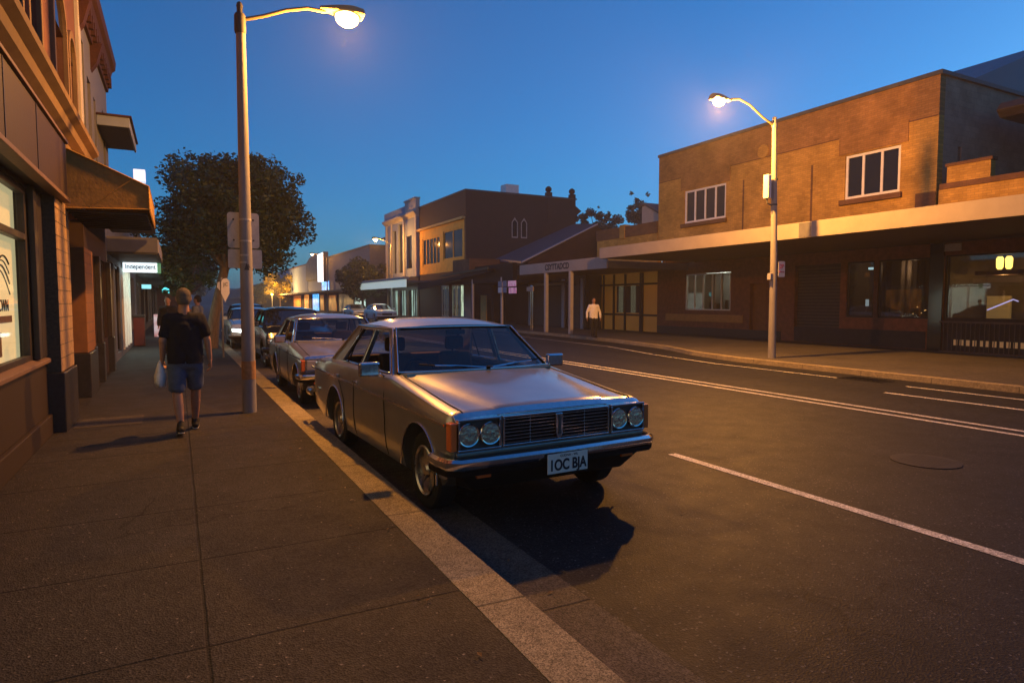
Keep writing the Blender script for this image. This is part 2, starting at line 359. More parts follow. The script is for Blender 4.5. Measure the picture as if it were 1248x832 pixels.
def wall_holes(mb, axis, pos, th, u0, u1, z0, z1, holes):
    """solid wall slab between pos and pos+th, holes (ua,ub,za,zb)"""
    us = sorted({u0, u1, *[h[i] for h in holes for i in (0, 1) if u0 < h[i] < u1]}); zs = sorted({z0, z1, *[h[i] for h in holes for i in (2, 3) if z0 < h[i] < z1]})
    def solid(i, j):
        if i < 0 or j < 0 or i >= len(us) - 1 or j >= len(zs) - 1: return False
        u = (us[i] + us[i + 1]) / 2; z = (zs[j] + zs[j + 1]) / 2
        return not any(h[0] < u < h[1] and h[2] < z < h[3] for h in holes)
    def P(u, z, p): return (p, u, z) if axis == 'x' else (u, p, z)
    a, b = pos, pos + th
    for i in range(len(us) - 1):
        for j in range(len(zs) - 1):
            if not solid(i, j): continue
            A, B, C, D = us[i], us[i + 1], zs[j], zs[j + 1]
            for p in (a, b): mb.add([P(A, C, p), P(B, C, p), P(B, D, p), P(A, D, p)], [(0, 1, 2, 3)])
            if not solid(i - 1, j): mb.add([P(A, C, a), P(A, D, a), P(A, D, b), P(A, C, b)], [(0, 1, 2, 3)])
            if not solid(i + 1, j): mb.add([P(B, C, a), P(B, D, a), P(B, D, b), P(B, C, b)], [(0, 1, 2, 3)])
            if not solid(i, j - 1): mb.add([P(A, C, a), P(B, C, a), P(B, C, b), P(A, C, b)], [(0, 1, 2, 3)])
            if not solid(i, j + 1): mb.add([P(A, D, a), P(B, D, a), P(B, D, b), P(A, D, b)], [(0, 1, 2, 3)])
    return mb

def window(parent, x, th, y0, y1, z0, z1, cols=2, rows=1, fm='whitepaint', gm='darkglass', fw=.06, axis='x', splits=None, back=None, name='window'):
    """frame + glass in a wall plane; x = outer face of the frame, th = frame depth (signed, into the wall)"""
    f = MB()
    def bx(u0, u1, za, zb, a=0., b=1.):
        if axis == 'x': f.box((x + th * a, u0, za), (x + th * b, u1, zb))
        else: f.box((u0, x + th * a, za), (u1, x + th * b, zb))
    bx(y0, y1, z0, z0 + fw); bx(y0, y1, z1 - fw, z1); bx(y0, y0 + fw, z0 + fw, z1 - fw); bx(y1 - fw, y1, z0 + fw, z1 - fw)
    sp = splits if splits else [i / cols for i in range(1, cols)]
    for s_ in sp:
        c = y0 + (y1 - y0) * s_; bx(c - fw / 2, c + fw / 2, z0 + fw, z1 - fw, .1, .9)
    for i in range(1, rows):
        c = z0 + (z1 - z0) * i / rows; bx(y0 + fw, y1 - fw, c - fw / 3, c + fw / 3, .2, .8)
    fo = f.build(name, fm, parent)
    g = MB()
    if axis == 'x': g.box((x + th * .45, y0 + .01, z0 + .01), (x + th * .55, y1 - .01, z1 - .01))
    else: g.box((y0 + .01, x + th * .45, z0 + .01), (y1 - .01, x + th * .55, z1 - .01))
    g.build('pane', gm, fo)
    return fo

def text(name, s, m, parent, loc, rot, size, ext=.003, sx=1., align='CENTER', bold=0.):
    c = bpy.data.curves.new(name, 'FONT'); c.body = s; c.size = size; c.extrude = ext; c.offset = bold; c.align_x = align; c.align_y = 'CENTER'
    tmp = bpy.data.objects.new('tmp', c); link(tmp); bpy.context.view_layer.update()
    me = bpy.data.meshes.new_from_object(tmp.evaluated_get(bpy.context.evaluated_depsgraph_get())); me.name = name; bpy.data.objects.remove(tmp); bpy.data.curves.remove(c)
    me.materials.clear(); me.materials.append(M[m] if isinstance(m, str) else m)
    o = bpy.data.objects.new(name, me); link(o); o.rotation_euler = rot; o.scale = (sx, 1, 1)
    if parent is not None: o.parent = parent; o.location = Vector(loc) - ORG.get(parent.name, Vector((0, 0, 0)))
    else: o.location = loc
    return o
def copy_tree(o, parent=None):
    c = o.copy(); sc.collection.objects.link(c); c.parent = parent; ORG[c.name] = ORG.get(o.name, Vector((0, 0, 0)))
    for ch in list(o.children): copy_tree(ch, c)
    return c
def interp(tab, y):
    if y <= tab[0][0]: return tab[0][1]
    for (a, va), (b, vb) in zip(tab, tab[1:]):
        if y <= b: return va + (vb - va) * (y - a) / (b - a)
    return tab[-1][1]
def apply_mods(o):
    dg = bpy.context.evaluated_depsgraph_get(); me = bpy.data.meshes.new_from_object(o.evaluated_get(dg)); old = o.data; o.modifiers.clear(); o.data = me
# ================================================================== ground
KX = 1.33   # left kerb inner edge
def structure(name, mb, m, **k): return tag(mb.build(name, m, **k), kind='structure')
structure('ground', MB().add([(-400, -60, -.03), (600, -60, -.03), (600, 900, -.03), (-400, 900, -.03)], [(0, 1, 2, 3)]), 'soil', recalc=False)
structure('road', MB().add([(1.5, -12, 0), (17.5, -12, 0), (17.5, 420, 0), (1.5, 420, 0)], [(0, 1, 2, 3)]), 'asphalt', recalc=False)
structure('pavement', MB().box((-9, -12, -.02), (KX, 420, .12)), 'footpath')
structure('kerb', MB().prism([(KX + .004, -.02), (KX + .315, -.02), (KX + .315, .085), (KX + .285, .118), (KX + .004, .122)], -12, 420, 'y'), 'kerb')
structure('gutter', MB().add([(KX + .315, -12, .006), (KX + .72, -12, .004), (KX + .72, 420, .004), (KX + .315, 420, .006)], [(0, 1, 2, 3)]), 'gutter', recalc=False)
# far side kerb line as a polyline
far = [(13.75, -12), (13.85, 4), (14.0, 9), (14.1, 13.2), (14.6, 15.5), (15.6, 18), (16.3, 22), (16.7, 28), (16.9, 40), (16.9, 420)]
mb = MB()
for (xa, ya), (xb, yb) in zip(far, far[1:]):
    mb.hexa([(xa + .22, ya, -.02), (40, ya, -.02), (40, yb, -.02), (xb + .22, yb, -.02), (xa + .22, ya, .12), (40, ya, .12), (40, yb, .12), (xb + .22, yb, .12)])
structure('footpath', mb, 'footpath_far')
mb = MB()
for (xa, ya), (xb, yb) in zip(far, far[1:]):
    mb.hexa([(xa, ya, -.02), (xa + .216, ya, -.02), (xb + .216, yb, -.02), (xb, yb, -.02), (xa + .02, ya, .118), (xa + .216, ya, .123), (xb + .216, yb, .123), (xb + .02, yb, .118)])
structure('kerb', mb, 'kerb')
def stripe(pts, wd, z=.004):
    b = MB()
    for (xa, ya), (xb, yb) in zip(pts, pts[1:]):
        b.add([(xa - wd / 2, ya, z), (xa + wd / 2, ya, z), (xb + wd / 2, yb, z), (xb - wd / 2, yb, z)], [(0, 1, 2, 3)])
    return b
b = MB()
for pts, wd in (([(4.87, -3), (4.87, 5.45)], .11), ([(4.87, 14), (4.87, 20)], .11), ([(4.87, 29), (4.87, 35)], .11),
                ([(9.5, -10), (9.5, 25), (9.6, 50), (9.9, 200)], .10), ([(9.83, -10), (9.83, 25), (9.93, 50), (10.23, 200)], .10),
                ([(12.0, -6), (11.75, 7.35)], .10), ([(13.05, 0), (13.0, 7.7)], .09),
                ([(13.1, 9.3), (13.15, 13), (13.6, 16), (14.6, 20), (15.1, 30), (15.2, 45)], .07)):
    q = stripe(pts, wd); b.add(q.v, q.f)
structure('road_marking', b, 'paintline', recalc=False)
# lighter concrete patch in the footpath, dark repair patches and litter
structure('pavement_patch', MB().add([(-1.20, 9.55, .124), (-.45, 9.55, .124), (-.45, 10.3, .124), (-1.18, 10.25, .124)], [(0, 1, 2, 3)]), 'patch', recalc=False)
# manhole covers and storm drain
t = thing('manhole_cover', 'round iron manhole cover in the road lane beyond the near white line', 'manhole cover', (7.05, 3.94, 0))
MB().lathe([(.33, .003), (.33, .008), (.30, .009)], (7.05, 3.94, 0), n=32).build('frame', 'metalcover', t)
mb = MB().lathe([(.285, .004), (.285, .007)], (7.05, 3.94, 0), n=32)
for i in range(-4, 5): mb.box((7.05 + i * .055 - .012, 3.94 - .2, .007), (7.05 + i * .055 + .012, 3.94 + .2, .010))
mb.build('lid', 'metalcover', t)
t = thing('storm_drain', 'dark iron storm drain grate beside the far kerb', 'drain', (13.35, 8.75, 0))
MB().box((13.1, 8.3, .003), (13.62, 9.25, .012)).build('frame', 'metalcover', t)
mb = MB()
for i in range(9): mb.box((13.14, 8.36 + i * .1, .012), (13.58, 8.41 + i * .1, .02))
mb.build('grate', 'black', t)
def crumple(name, c, r, m, label, cat='litter'):
    b = MB().sphere((0, 0, r * .45), (r, r * .8, r * .45), 9, 6); b.v = [tuple(Vector(v) * (1 + .45 * noise.noise(Vector(v) * 31 + Vector(c)))) for v in b.v]
    o = b.build(name, m, loc=c); tag(o, label, cat); return o
crumple('litter', (14.85, 15.75, .0), .12, 'whitepaint', 'crumpled white paper in the gutter by the far kerb')
crumple('litter', (14.3, 16.4, .0), .08, 'plateback', 'pale crumpled wrapper in the far gutter left of the white paper')
crumple('litter', (2.18, 2.28, .0), .026, 'paleblue', 'small bluish scrap of foil on the asphalt in the foreground')
crumple('litter', (-.72, 2.95, .122), .02, 'whitepaint', 'tiny white scrap of paper on the near footpath')

# ================================================================== street lamps
def lamp_root(name, label, x, y, z0=.12, group='sodium street lamps along the road'):
    return thing(name, label, 'street lamp', (x, y, z0), group)
M['lampglow'] = emis('lampglow', (1.0, .70, .28), 14)
M['lamphousing'] = mat('lamphousing', (.35, .26, .14), .5, metal=.3)
def lamp_head(t, c, dirx, s=1., power=LAMP_W):
    """c = centre of the lens; dirx = +1 if the arm comes from -x"""
    x, y, z = c
    h = MB(); n = 20
    prof = []
    for i in range(9):
        u = i / 8; px = (-.34 + .62 * u) * dirx * s; r = (.055 + .115 * math.sin(min(1, u * 1.15) * math.pi * .5) - .05 * max(0, u - .75) * 4 * .5) * s
        prof.append((px, r))
    vs = []
    for px, r in prof:
        for k in range(n):
            a = 2 * math.pi * k / n; zz = r * math.sin(a) * (.75 if math.sin(a) > 0 else .25)
            vs.append((x + px, y + r * math.cos(a), z + .05 * s + zz))
    m_ = len(prof); fs = [(i * n + k, i * n + (k + 1) % n, (i + 1) * n + (k + 1) % n, (i + 1) * n + k) for i in range(m_ - 1) for k in range(n)] + [tuple(range(n))[::-1], tuple(range((m_ - 1) * n, m_ * n))]
    h.add(vs, fs); ho = h.build('lamp_head', 'lamphousing', t, smooth=40)
    MB().sphere((x + .05 * dirx * s, y, z - .005), (.175 * s, .15 * s, .13 * s), 18, 10).build('lamp_lens', 'lampglow', ho, smooth=60)
    ld = bpy.data.lights.new('sodium_light', 'POINT'); ld.energy = power; ld.color = (1.0, .40, .06); ld.shadow_soft_size = .10
    lo = bpy.data.objects.new('sodium_light', ld); link(lo); lo.parent = t; lo.location = Vector((x + .05 * dirx * s, y, z - .2)) - ORG[t.name]
lx, ly = .885, 9.85
L1 = lamp_root('street_lamp', 'tall street lamp on the near footpath with two blank sign plates on its pole', lx, ly)
MB().tube([(lx, ly, .12), (lx, ly, .6), (lx + .005, ly, 5.45)], [.096, .094, .062], 20).build('pole', 'concpole', L1, smooth=50)
MB().tube([(lx, ly, .60), (lx, ly, .86)], [.0965, .0955], 20).build('painted_band', 'bandpaint', L1, smooth=50)
MB().lathe([(.07, 5.42), (.078, 5.45), (.075, 5.66), (.06, 5.69), (.038, 5.70), (.04, 5.76), (.045, 5.79), (.035, 5.83), (.012, 5.85)], (lx, ly, 0), n=18).build('pole_cap', 'darkgrey', L1, smooth=40)
MB().tube([(lx + .05, ly, 5.62), (1.2, ly, 5.72), (1.5, ly, 5.86), (1.8, ly, 5.95), (2.05, ly, 5.95)], .026, 10).build('arm', 'lamphousing', L1, smooth=50)
lamp_head(L1, (2.32, ly, 5.93), 1)
def rplate(mb, c, w_, h_, th, n=4, rad=.04):
    """rounded plate in the xz plane"""
    x, y, z = c; pts = []
    for cx, cz, a0 in ((w_ / 2 - rad, h_ / 2 - rad, 0), (-w_ / 2 + rad, h_ / 2 - rad, 90), (-w_ / 2 + rad, -h_ / 2 + rad, 180), (w_ / 2 - rad, -h_ / 2 + rad, 270)):
        for k in range(n + 1):
            a = R(a0 + 90 * k / n); pts.append((x + cx + rad * math.cos(a), z + cz + rad * math.sin(a)))
    return mb.prism(pts, y, y + th, 'y')
P1 = rplate(MB(), (.87, ly + .10, 2.72), .42, .50, .008).build('sign_plate', 'plateback', L1); P1['label'] = 'upper blank grey sign plate'
P2 = rplate(MB(), (.885, ly + .10, 2.315), .45, .27, .008, rad=.02).build('sign_plate', 'plateback', L1); P2['label'] = 'lower smaller blank sign plate'
mb = MB()
for x_, z_ in ((.74, 2.87), (.74, 2.58), (1.0, 2.87), (1.0, 2.58)): mb.lathe([(.014, -.008), (.014, 0)], (x_, ly + .10, z_), 'y', 10)
mb.build('bolt', 'darkgrey', P1)
mb = MB()
for z_ in (2.86, 2.56, 2.36, 2.26): mb.lathe([(.083, z_ - .012), (.083, z_ + .012)], (lx, ly, 0), n=20)
mb.build('strap', 'plateback', L1)
mb = MB().prism([(lx - .035, 2.15), (lx + .035, 2.15), (lx, 2.25)], ly - .092, ly - .086, 'y'); mb.build('sticker', 'darkgrey', L1)
text('sticker', 'A', 'darkgrey', L1, (lx + .02, ly - .088, 2.20), (R(90), 0, 0), .08)

rx, ry = 14.88, 12.6
L2 = lamp_root('street_lamp', 'street lamp across the road standing before the tan brick building', rx, ry)
MB().tube([(rx, ry, .12), (rx - .02, ry, 3.0), (rx - .12, ry, 6.55)], [.105, .09, .062], 18).build('pole', 'concpole', L2, smooth=50)
MB().lathe([(.075, 6.5), (.075, 6.6), (.055, 6.62), (.05, 6.74), (.07, 6.76), (.02, 6.8)], (rx - .12, ry, 0), n=16).build('pole_cap', 'steelpole', L2, smooth=40)
MB().tube([(rx - .14, ry, 6.56), (14.3, ry, 6.72), (13.8, ry, 6.98), (13.4, ry, 7.08), (13.1, ry, 7.03)], [.03, .028, .026, .026, .03], 10).build('arm', 'lamphousing', L2, smooth=50)
lamp_head(L2, (12.72, ry, 6.93), -1, 1.0, LAMP_W * 2.75)
MB().box((14.47, ry - .09, 4.55), (14.60, ry + .09, 5.2)).build('equipment_box', 'whitepaint', L2, bevel=.02)
mb = MB().tube([(14.53, ry, 4.56), (14.55, ry, 4.42), (14.72, ry, 4.38)], .02, 8)
for z_ in (4.4, 5.1): mb.lathe([(.088, z_ - .02), (.088, z_ + .02)], (rx - .06, ry, 0), n=16)
mb.build('bracket', 'darkgrey', L2)
s_ = rplate(MB(), (15.05, ry - .12, 2.62), .26, .44, .008, rad=.03).build('sign_plate', 'whitepaint', L2); s_['label'] = 'small white parking sign with red print'
M['redprint'] = mat('redprint', (.5, .04, .05), .6); M['darkprint'] = mat('darkprint', (.03, .03, .04), .6); M['blueprint'] = mat('blueprint', (.04, .08, .25), .6)
text('sign_text', '2P', 'redprint', s_, (15.05, ry - .126, 2.69), (R(90), 0, 0), .16)
text('sign_text', 'MON-FRI', 'redprint', s_, (15.05, ry - .126, 2.54), (R(90), 0, 0), .05)
MB().box((14.68, ry - .06, 2.32), (14.79, ry + .06, 2.5)).build('junction_box', 'plateback', L2, bevel=.01)
# distant lamps
def far_lamp(x, y, ztop, label, arm=1.4, dirx=-1, pw=1.5):
    t = lamp_root('street_lamp', label, x, y)
    MB().tube([(x, y, .12), (x, y, ztop - .4)], [.1, .06], 12).build('pole', 'steelpole', t, smooth=50)
    MB().tube([(x, y, ztop - .45), (x + dirx * arm * .4, y, ztop - .1), (x + dirx * (arm - .3), y, ztop + .05)], .03, 8).build('arm', 'steelpole', t, smooth=50)
    lamp_head(t, (x + dirx * arm, y, ztop), dirx, 1.3, LAMP_W * pw)
far_lamp(18.3, 60, 7.62, 'distant street lamp beside the pale two storey building', 1.45)
far_lamp(19.6, 96, 8.6, 'most distant street lamp above the white lit sign panel', 2.0, pw=.5)

# ================================================================== left side buildings
WX = -1.3
A = thing('shop_building', 'red stucco shop building with lit cream window and brown awning at the left edge', 'building', (-4, 4, .12))
holes = [(5.6, 8.95, 1.08, 2.98)]
WP = -1.42   # recessed window plane
wl = wall_holes(MB(), 'x', WP, -.3, -30, 9.5, .12, 2.98, [(-3.2, 8.75, 1.02, 2.94)]).build('wall', 'granite', A)
MB().box((WP - .3, -30, 2.983), (WX, 9.5, 3.72)).build('beam', 'granite', A)
uw = [(y0, y0 + .62, 4.42, 6.6) for y0 in (2.5, 3.7, 4.9, 6.1, 7.3, 8.35)]
up = wall_holes(MB(), 'x', WX, -.3, -30, 12.3, 4.05, 9.2, uw + [(9.95, 10.95, 4.1, 5.35), (11.25, 11.85, 4.1, 5.25)])
# arch tops: close the corners above the spring line
up.build('upper_wall', 'redstucco', A)
for (ya, yb, z1) in ((9.95, 10.95, 5.35), (11.25, 11.85, 5.25)):
    pass
for y0, y1, z0, z1 in uw:
    window(A, WX - .10, -.08, y0, y1, z0, z1, cols=1, rows=2, fm='darkframe', fw=.05)
    mb = MB()
    mb.box((WX - .005, y0 - .09, z0 - .02), (WX + .05, y0 - .01, z1 + .1)); mb.box((WX - .005, y1 + .01, z0 - .02), (WX + .05, y1 + .09, z1 + .1)); mb.box((WX - .005, y0 - .01, z1 + .005), (WX + .04, y1 + .01, z1 + .1))
    mb.build('window_surround', 'sandstucco', A, bevel=.008)
def arch(ya, yb, zs, z0):
    r = (yb - ya) / 2; c = (ya + yb) / 2; n = 10
    arc = [(c - r * math.cos(math.pi * k / n), zs + r * 1.0 * math.sin(math.pi * k / n)) for k in range(n + 1)]
    # surround ring
    outer = [(c - (r + .1) * math.cos(math.pi * k / n), zs + (r + .1) * math.sin(math.pi * k / n)) for k in range(n + 1)]
    poly = [(ya - .1, z0)] + outer + [(yb + .1, z0), (yb, z0)] + arc[::-1] + [(ya, z0)]
    m1 = MB()
    pts_o = [(ya - .1, z0)] + outer + [(yb + .1, z0)]; pts_i = [(ya, z0)] + arc + [(yb, z0)]
    for (o0, o1, i0, i1) in zip(pts_o, pts_o[1:], pts_i, pts_i[1:]):
        m1.hexa([(WX - .004, *o0), (WX + .05, *o0), (WX + .05, *i0), (WX - .004, *i0), (WX - .004, *o1), (WX + .05, *o1), (WX + .05, *i1), (WX - .004, *i1)])
    m1.build('window_surround', 'sandstucco', A)
    g = MB().prism([(ya + .01, z0)] + arc + [(yb - .01, z0)], WX - .15, WX - .13, 'x') if False else MB().box((WX - .15, ya, z0), (WX - .13, yb, zs))
    g.build('window', 'darkglass', A)
    # arched head recess (dark pane just proud of the wall, inside the surround)
    MB().prism(arc, WX + .002, WX + .008, 'x').build('window_head', 'darkglass', A)
arch(9.95, 10.95, 5.35, 4.1); arch(11.25, 11.85, 5.25, 4.1)
# cornice between storeys (profiled moulding)
prof = [(WX - .02, 3.72), (WX + .06, 3.72), (WX + .07, 3.80), (WX + .16, 3.86), (WX + .18, 3.95), (WX + .26, 4.0), (WX + .27, 4.06), (WX + .10, 4.12), (WX + .05, 4.18), (WX - .02, 4.2)]
MB().prism([(a, b) for a, b in prof], -30, 12.2, 'y').build('cornice', 'sandstucco', A)
# fascia board
MB().box((WX + .002, -4, 3.01), (WX + .10, 9.98, 3.70)).build('fascia_board', 'fascia', A, bevel=.01)
mb = MB().box((WX + .005, -4, 2.96), (WX + .13, 9.96, 3.008)); mb.box((WX + .005, -4, 3.702), (WX + .13, 9.98, 3.74)); mb.build('fascia_trim', 'brownframe', A, bevel=.006)
for y_ in (5.2, 6.6, 8.0): MB().box((WX + .101, y_, 3.03), (WX + .106, y_ + .02, 3.69)).build('board_joint', 'darkframe', A)
# stall riser + sill + window
MB().box((WP + .003, -4, .12), (WP + .06, 9.3, .36)).build('plinth_step', 'granite', A, bevel=.01)
MB().box((WP - .02, -4, .363), (WP + .02, 9.3, 1.0)).build('stall_riser', 'granite', A, bevel=.006)
MB().prism([(WP - .1, 1.09), (WP - .1, 1.003), (WP + .07, .985), (WP + .07, 1.03)], -4, 9.3, 'y').build('window_sill', 'brownframe', A, bevel=.008)
fr = MB()
fx0, fx1 = WP - .08, WP - .01
fr.box((fx0, -3.2, 1.06), (fx1, 8.75, 1.12)); fr.box((fx0, -3.2, 2.86), (fx1, 8.75, 2.94)); fr.box((fx0, 8.60, 1.12), (fx1, 8.75, 2.86)); fr.box((fx0 - .01, -3.2, 2.36), (fx1 + .01, 8.60, 2.43)); fr.box((WP + .003, 8.70, 1.06), (WP + .06, 8.86, 2.97)); fr.box((WP + .003, 9.0, 1.06), (WP + .04, 9.28, 2.97))
for y_ in (1.5, 5.0): fr.box((fx0, y_, 1.12), (fx1, y_ + .1, 2.34))
sw = fr.build('shop_window', 'darkframe', A, bevel=.006)
MB().box((fx0 + .04, -3.2, 1.10), (fx0 + .05, 8.62, 2.90)).build('pane', 'shopglass', sw)
M['blind'] = emis_var('blind', (.50, .44, .24), (.54, .48, .27), 1.05, .6)
bl = MB().box((fx0 - .06, -3.2, 1.05), (fx0 - .05, 8.75, 2.93)).build('backlit_blind', 'blind', sw)
# window lettering and sketch logo on the blind
gx = fx0 - .048
rt = (R(90), 0, R(90))
text('window_lettering', 'ICWN', 'darkprint', sw, (gx + .004, 8.05, 1.66), rt, .17)
mb = MB().box((gx, 7.65, 1.49), (gx + .003, 8.42, 1.56)); mb.box((gx, 7.5, 1.16), (gx + .003, 7.92, 1.40)); mb.build('window_graphic', 'brownframe', sw)
mb = MB()
for k in range(4):
    pts = [(gx + .002, 8.38 - .62 * u, 1.78 + .05 * k + .24 * math.sin(u * 2.2 + k * .25)) for u in [i / 10 for i in range(11)]]
    mb.tube(pts, .006 + .003 * (k % 2), 5)
mb.build('window_graphic', 'darkprint', sw)
# pillars with plinths
M['stoneface'] = mat('stoneface', (.10, .068, .04), .8, var=.35, scale=30, bump=.4, bscale=60)
def pillar(parent, x0, x1, y0, y1, zt, zp=.85, m='pillar'):
    p = MB().box((x0, y0, zp), (x1, y1, zt)).build('pillar', m, parent, bevel=.012)
    MB().box((x0 - .02, y0 - .03, .12), (x1 + .03, y1 + .02, zp - .003)).build('plinth', 'darkstone', p, bevel=.012)
    mb = MB()
    for k in range(1, 14):
        z = zp + k * .165
        if z < zt: mb.box((x1 - .004, y0 + .003, z), (x1 + .002, y1 - .003, z + .008))
    mb.build('mortar_joint', 'granite', p)
    if m == 'pillar': MB().box((x0, y0 - .012, zp + .003), (x1 - .003, y0 - .002, zt - .003)).build('stone_face', 'stoneface', p)
    return p
pillar(A, WX - .6, WX + .04, 9.38, 10.45, 2.98)
# recessed doorway and second bay
wall_holes(MB(), 'x', -2.2, -.2, 10.6, 12.6, .12, 3.7, [(10.9, 12.0, .13, 2.5)]).build('porch_wall', 'groundtile', A)
MB().box((-2.32, 10.9, .13), (-2.28, 12.0, 2.5)).build('door', 'darkframe', A)
MB().box((-2.2, 10.6, 2.99), (WX, 12.2, 3.72)).build('porch_head', 'groundtile', A)
MB().box((-2.2, 12.55, .12), (WX - .45, 12.75, 3.7)).build('porch_side', 'rust', A)
pillar(A, WX - .42, WX - .02, 12.6, 13.5, 2.6, .86, 'rust')
MB().box((-8, -30, .12), (-7.8, 12.3, 9.2)).build('rear_wall', 'redstucco', A)
MB().box((-7.8, -30, 9.0), (WX - .3, 12.3, 9.1)).build('roof', 'darkgrey', A)
# awning
aw = thing('awning', 'brown canvas awning with a sloped top over the left footpath', 'awning', (WX, 10.2, 3.0))
y0, y1, xf = 10.22, 12.6, -.30
canv = MB()
n = 12
for i in range(n):
    ya, yb = y0 + (y1 - y0) * i / n, y0 + (y1 - y0) * (i + 1) / n
    sa = lambda y: .012 * math.sin(y * 9)
    for (a, b_) in (((WX + .02, 3.73), (xf, 3.29)), ((xf, 3.29), (xf, 2.96))):
        canv.hexa([(a[0], ya, a[1] - .012), (b_[0], ya, b_[1] - .012 - .002), (b_[0], yb, b_[1] - .014), (a[0], yb, a[1] - .012), (a[0], ya, a[1]), (b_[0] + .01, ya, b_[1]), (b_[0] + .01, yb, b_[1]), (a[0], yb, a[1])])
canv.prism([(WX + .02, 3.71), (xf, 3.27), (xf, 2.98), (WX + .02, 2.94)], y0 - .012, y0, 'y'); canv.prism([(WX + .02, 3.71), (xf, 3.27), (xf, 2.98), (WX + .02, 2.94)], y1, y1 + .012, 'y')
canv.build('canvas', 'awning', aw)
mb = MB(); mb.tube([(WX + .03, y0 - .02, 3.72), (xf, y0 - .02, 3.28), (xf, y0 - .02, 2.97), (WX + .03, y0 - .02, 2.93)], .012, 6); mb.tube([(xf, y0, 2.97), (xf, y1, 2.97)], .012, 6)
mb.tube([(WX + .3, y0 - .02, 2.95), (xf - .2, y0 - .02, 3.36)], .01, 6); mb.build('seam', 'awning', aw)
mb = MB(); 
for k in range(9): mb.box((WX + .03, y0 + .1 + k * .27, 2.9), (xf - .03, y0 + .13 + k * .27, 2.93))
mb.build('underside_rib', 'darkframe', aw)
MB().box((WX + .02, 13.2, 3.30), (xf - .1, 17.4, 3.38)).build('rear_canopy', 'darkframe', aw)

# building B : dark ornate facade
Bb = thing('corner_building', 'ornate dark building with tall slit windows and heavy red cornice behind the awning', 'building', (-4, 14, .12))
tw = [(12.95, 13.35, 4.2, 6.1), (13.75, 14.25, 4.2, 5.7), (14.7, 15.05, 4.2, 5.6), (16.4, 16.8, 4.2, 5.8)]
wall_holes(MB(), 'x', WX, -.3, 12.32, 17.5, 3.4, 7.2, tw).build('upper_wall', 'greypaint', Bb)
MB().box((WX - .3, 17.3, 3.4), (-5, 17.5, 7.2)).build('side_wall', 'brownrender', Bb)
MB().box((WX - .02, 12.35, 3.4), (WX + .05, 12.6, 6.5)).build('pilaster', 'offwhite', Bb, bevel=.01)
for q in tw: window(Bb, WX - .12, -.06, *q, cols=1, rows=3, fm='darkframe', fw=.04)
cp = [(WX - .1, 6.45), (WX + .05, 6.45), (WX + .07, 6.6), (WX + .02, 6.65), (WX + .1, 6.75), (WX + .14, 6.9), (WX + .2, 6.95), (WX + .22, 7.12), (WX - .1, 7.2)]
MB().prism(cp, 12.3, 17.45, 'y').build('cornice', 'darkred', Bb)
for k in range(16): MB().box((WX + .03, 12.4 + k * .32, 6.5), (WX + .13, 12.5 + k * .32, 6.72)).build('corbel', 'darkred', Bb)
for k in (12.45, 14.4): MB().prism([(WX, 6.0), (WX + .1, 6.15), (WX + .2, 6.5), (WX, 6.5)], k, k + .22, 'y').build('bracket', 'darkred', Bb)
sf = wall_holes(MB(), 'x', WX - .12, -.25, 13.5, 17.5, .12, 3.42, [(13.8, 14.9, .9, 2.6), (15.3, 17.2, .9, 2.6)]).build('shopfront_wall', 'brownrender', Bb)
window(Bb, WX - .18, -.06, 13.8, 14.9, .9, 2.6, cols=1, fm='darkframe'); window(Bb, WX - .18, -.06, 15.3, 17.2, .9, 2.6, cols=3, fm='darkframe')
for y_ in (13.55, 14.98, 17.22): MB().box((WX - .12, y_, .9), (WX - .03, y_ + .25, 2.6)).build('pilaster', 'rust' if y_ < 14 else 'darkframe', Bb, bevel=.01); 
for y_ in (13.53, 14.96, 17.2): MB().box((WX - .14, y_, .12), (WX, y_ + .3, .895)).build('plinth', 'darkstone', Bb, bevel=.01)
bo = thing('window_hood', 'flat hood with white rim and dark underside sticking out high on the left', 'hood', (WX, 15.1, 4.5))
MB().box((WX + .004, 15.12, 5.20), (-.78, 17.45, 5.24)).build('soffit', 'darkgrey', bo)
mb = MB().box((WX + .004, 15.08, 5.17), (-.74, 15.117, 5.36)); mb.box((-.777, 15.12, 5.17), (-.74, 17.5, 5.36)); mb.build('fascia', 'paleblue', bo, bevel=.008)
MB().box((WX + .004, 15.05, 5.363), (-.70, 17.52, 5.40)).build('coping', 'darkred', bo)
# building C and onwards
C1 = thing('shop_terrace', 'row of low shops with white lit shopfront beyond the awning', 'building', (-4, 24, .12))
wall_holes(MB(), 'x', -1.45, -.25, 17.5, 30, .12, 4.4, [(18.0, 19.6, .5, 2.7), (20.2, 21.6, .3, 2.7), (22.2, 25.5, .3, 2.7), (26.2, 28.8, .6, 2.6)]).build('wall', 'greypaint', C1)
MB().box((-6, 17.5, 4.3), (-1.45, 30, 4.4)).build('roof', 'darkgrey', C1)
window(C1, -1.5, -.06, 18.0, 19.6, .5, 2.7, cols=2, fm='darkframe'); window(C1, -1.5, -.06, 20.2, 21.6, .3, 2.7, cols=2, fm='darkframe')
M['coolshop'] = emis_var('coolshop', (.62, .72, .62), (.35, .42, .36), 1.5, 1.5)
M['warmshop'] = emis_var('warmshop', (.7, .24, .05), (.03, .012, .005), .6, 2.2, (1, 1, .35))
MB().box((-1.62, 22.2, .3), (-1.60, 25.5, 2.7)).build('lit_interior', 'coolshop', C1)
for y_ in (22.2, 23.25, 24.3, 25.4): MB().box((-1.52, y_, .3), (-1.40, y_ + .1, 2.7)).build('mullion', 'whitepaint', C1)
MB().box((-1.62, 26.2, .6), (-1.60, 28.8, 2.6)).build('lit_interior', 'warmshop', C1)
MB().box((-1.44, 18.0, 2.86), (-.39, 22.5, 2.94)).build('canopy', 'darkgrey', C1)
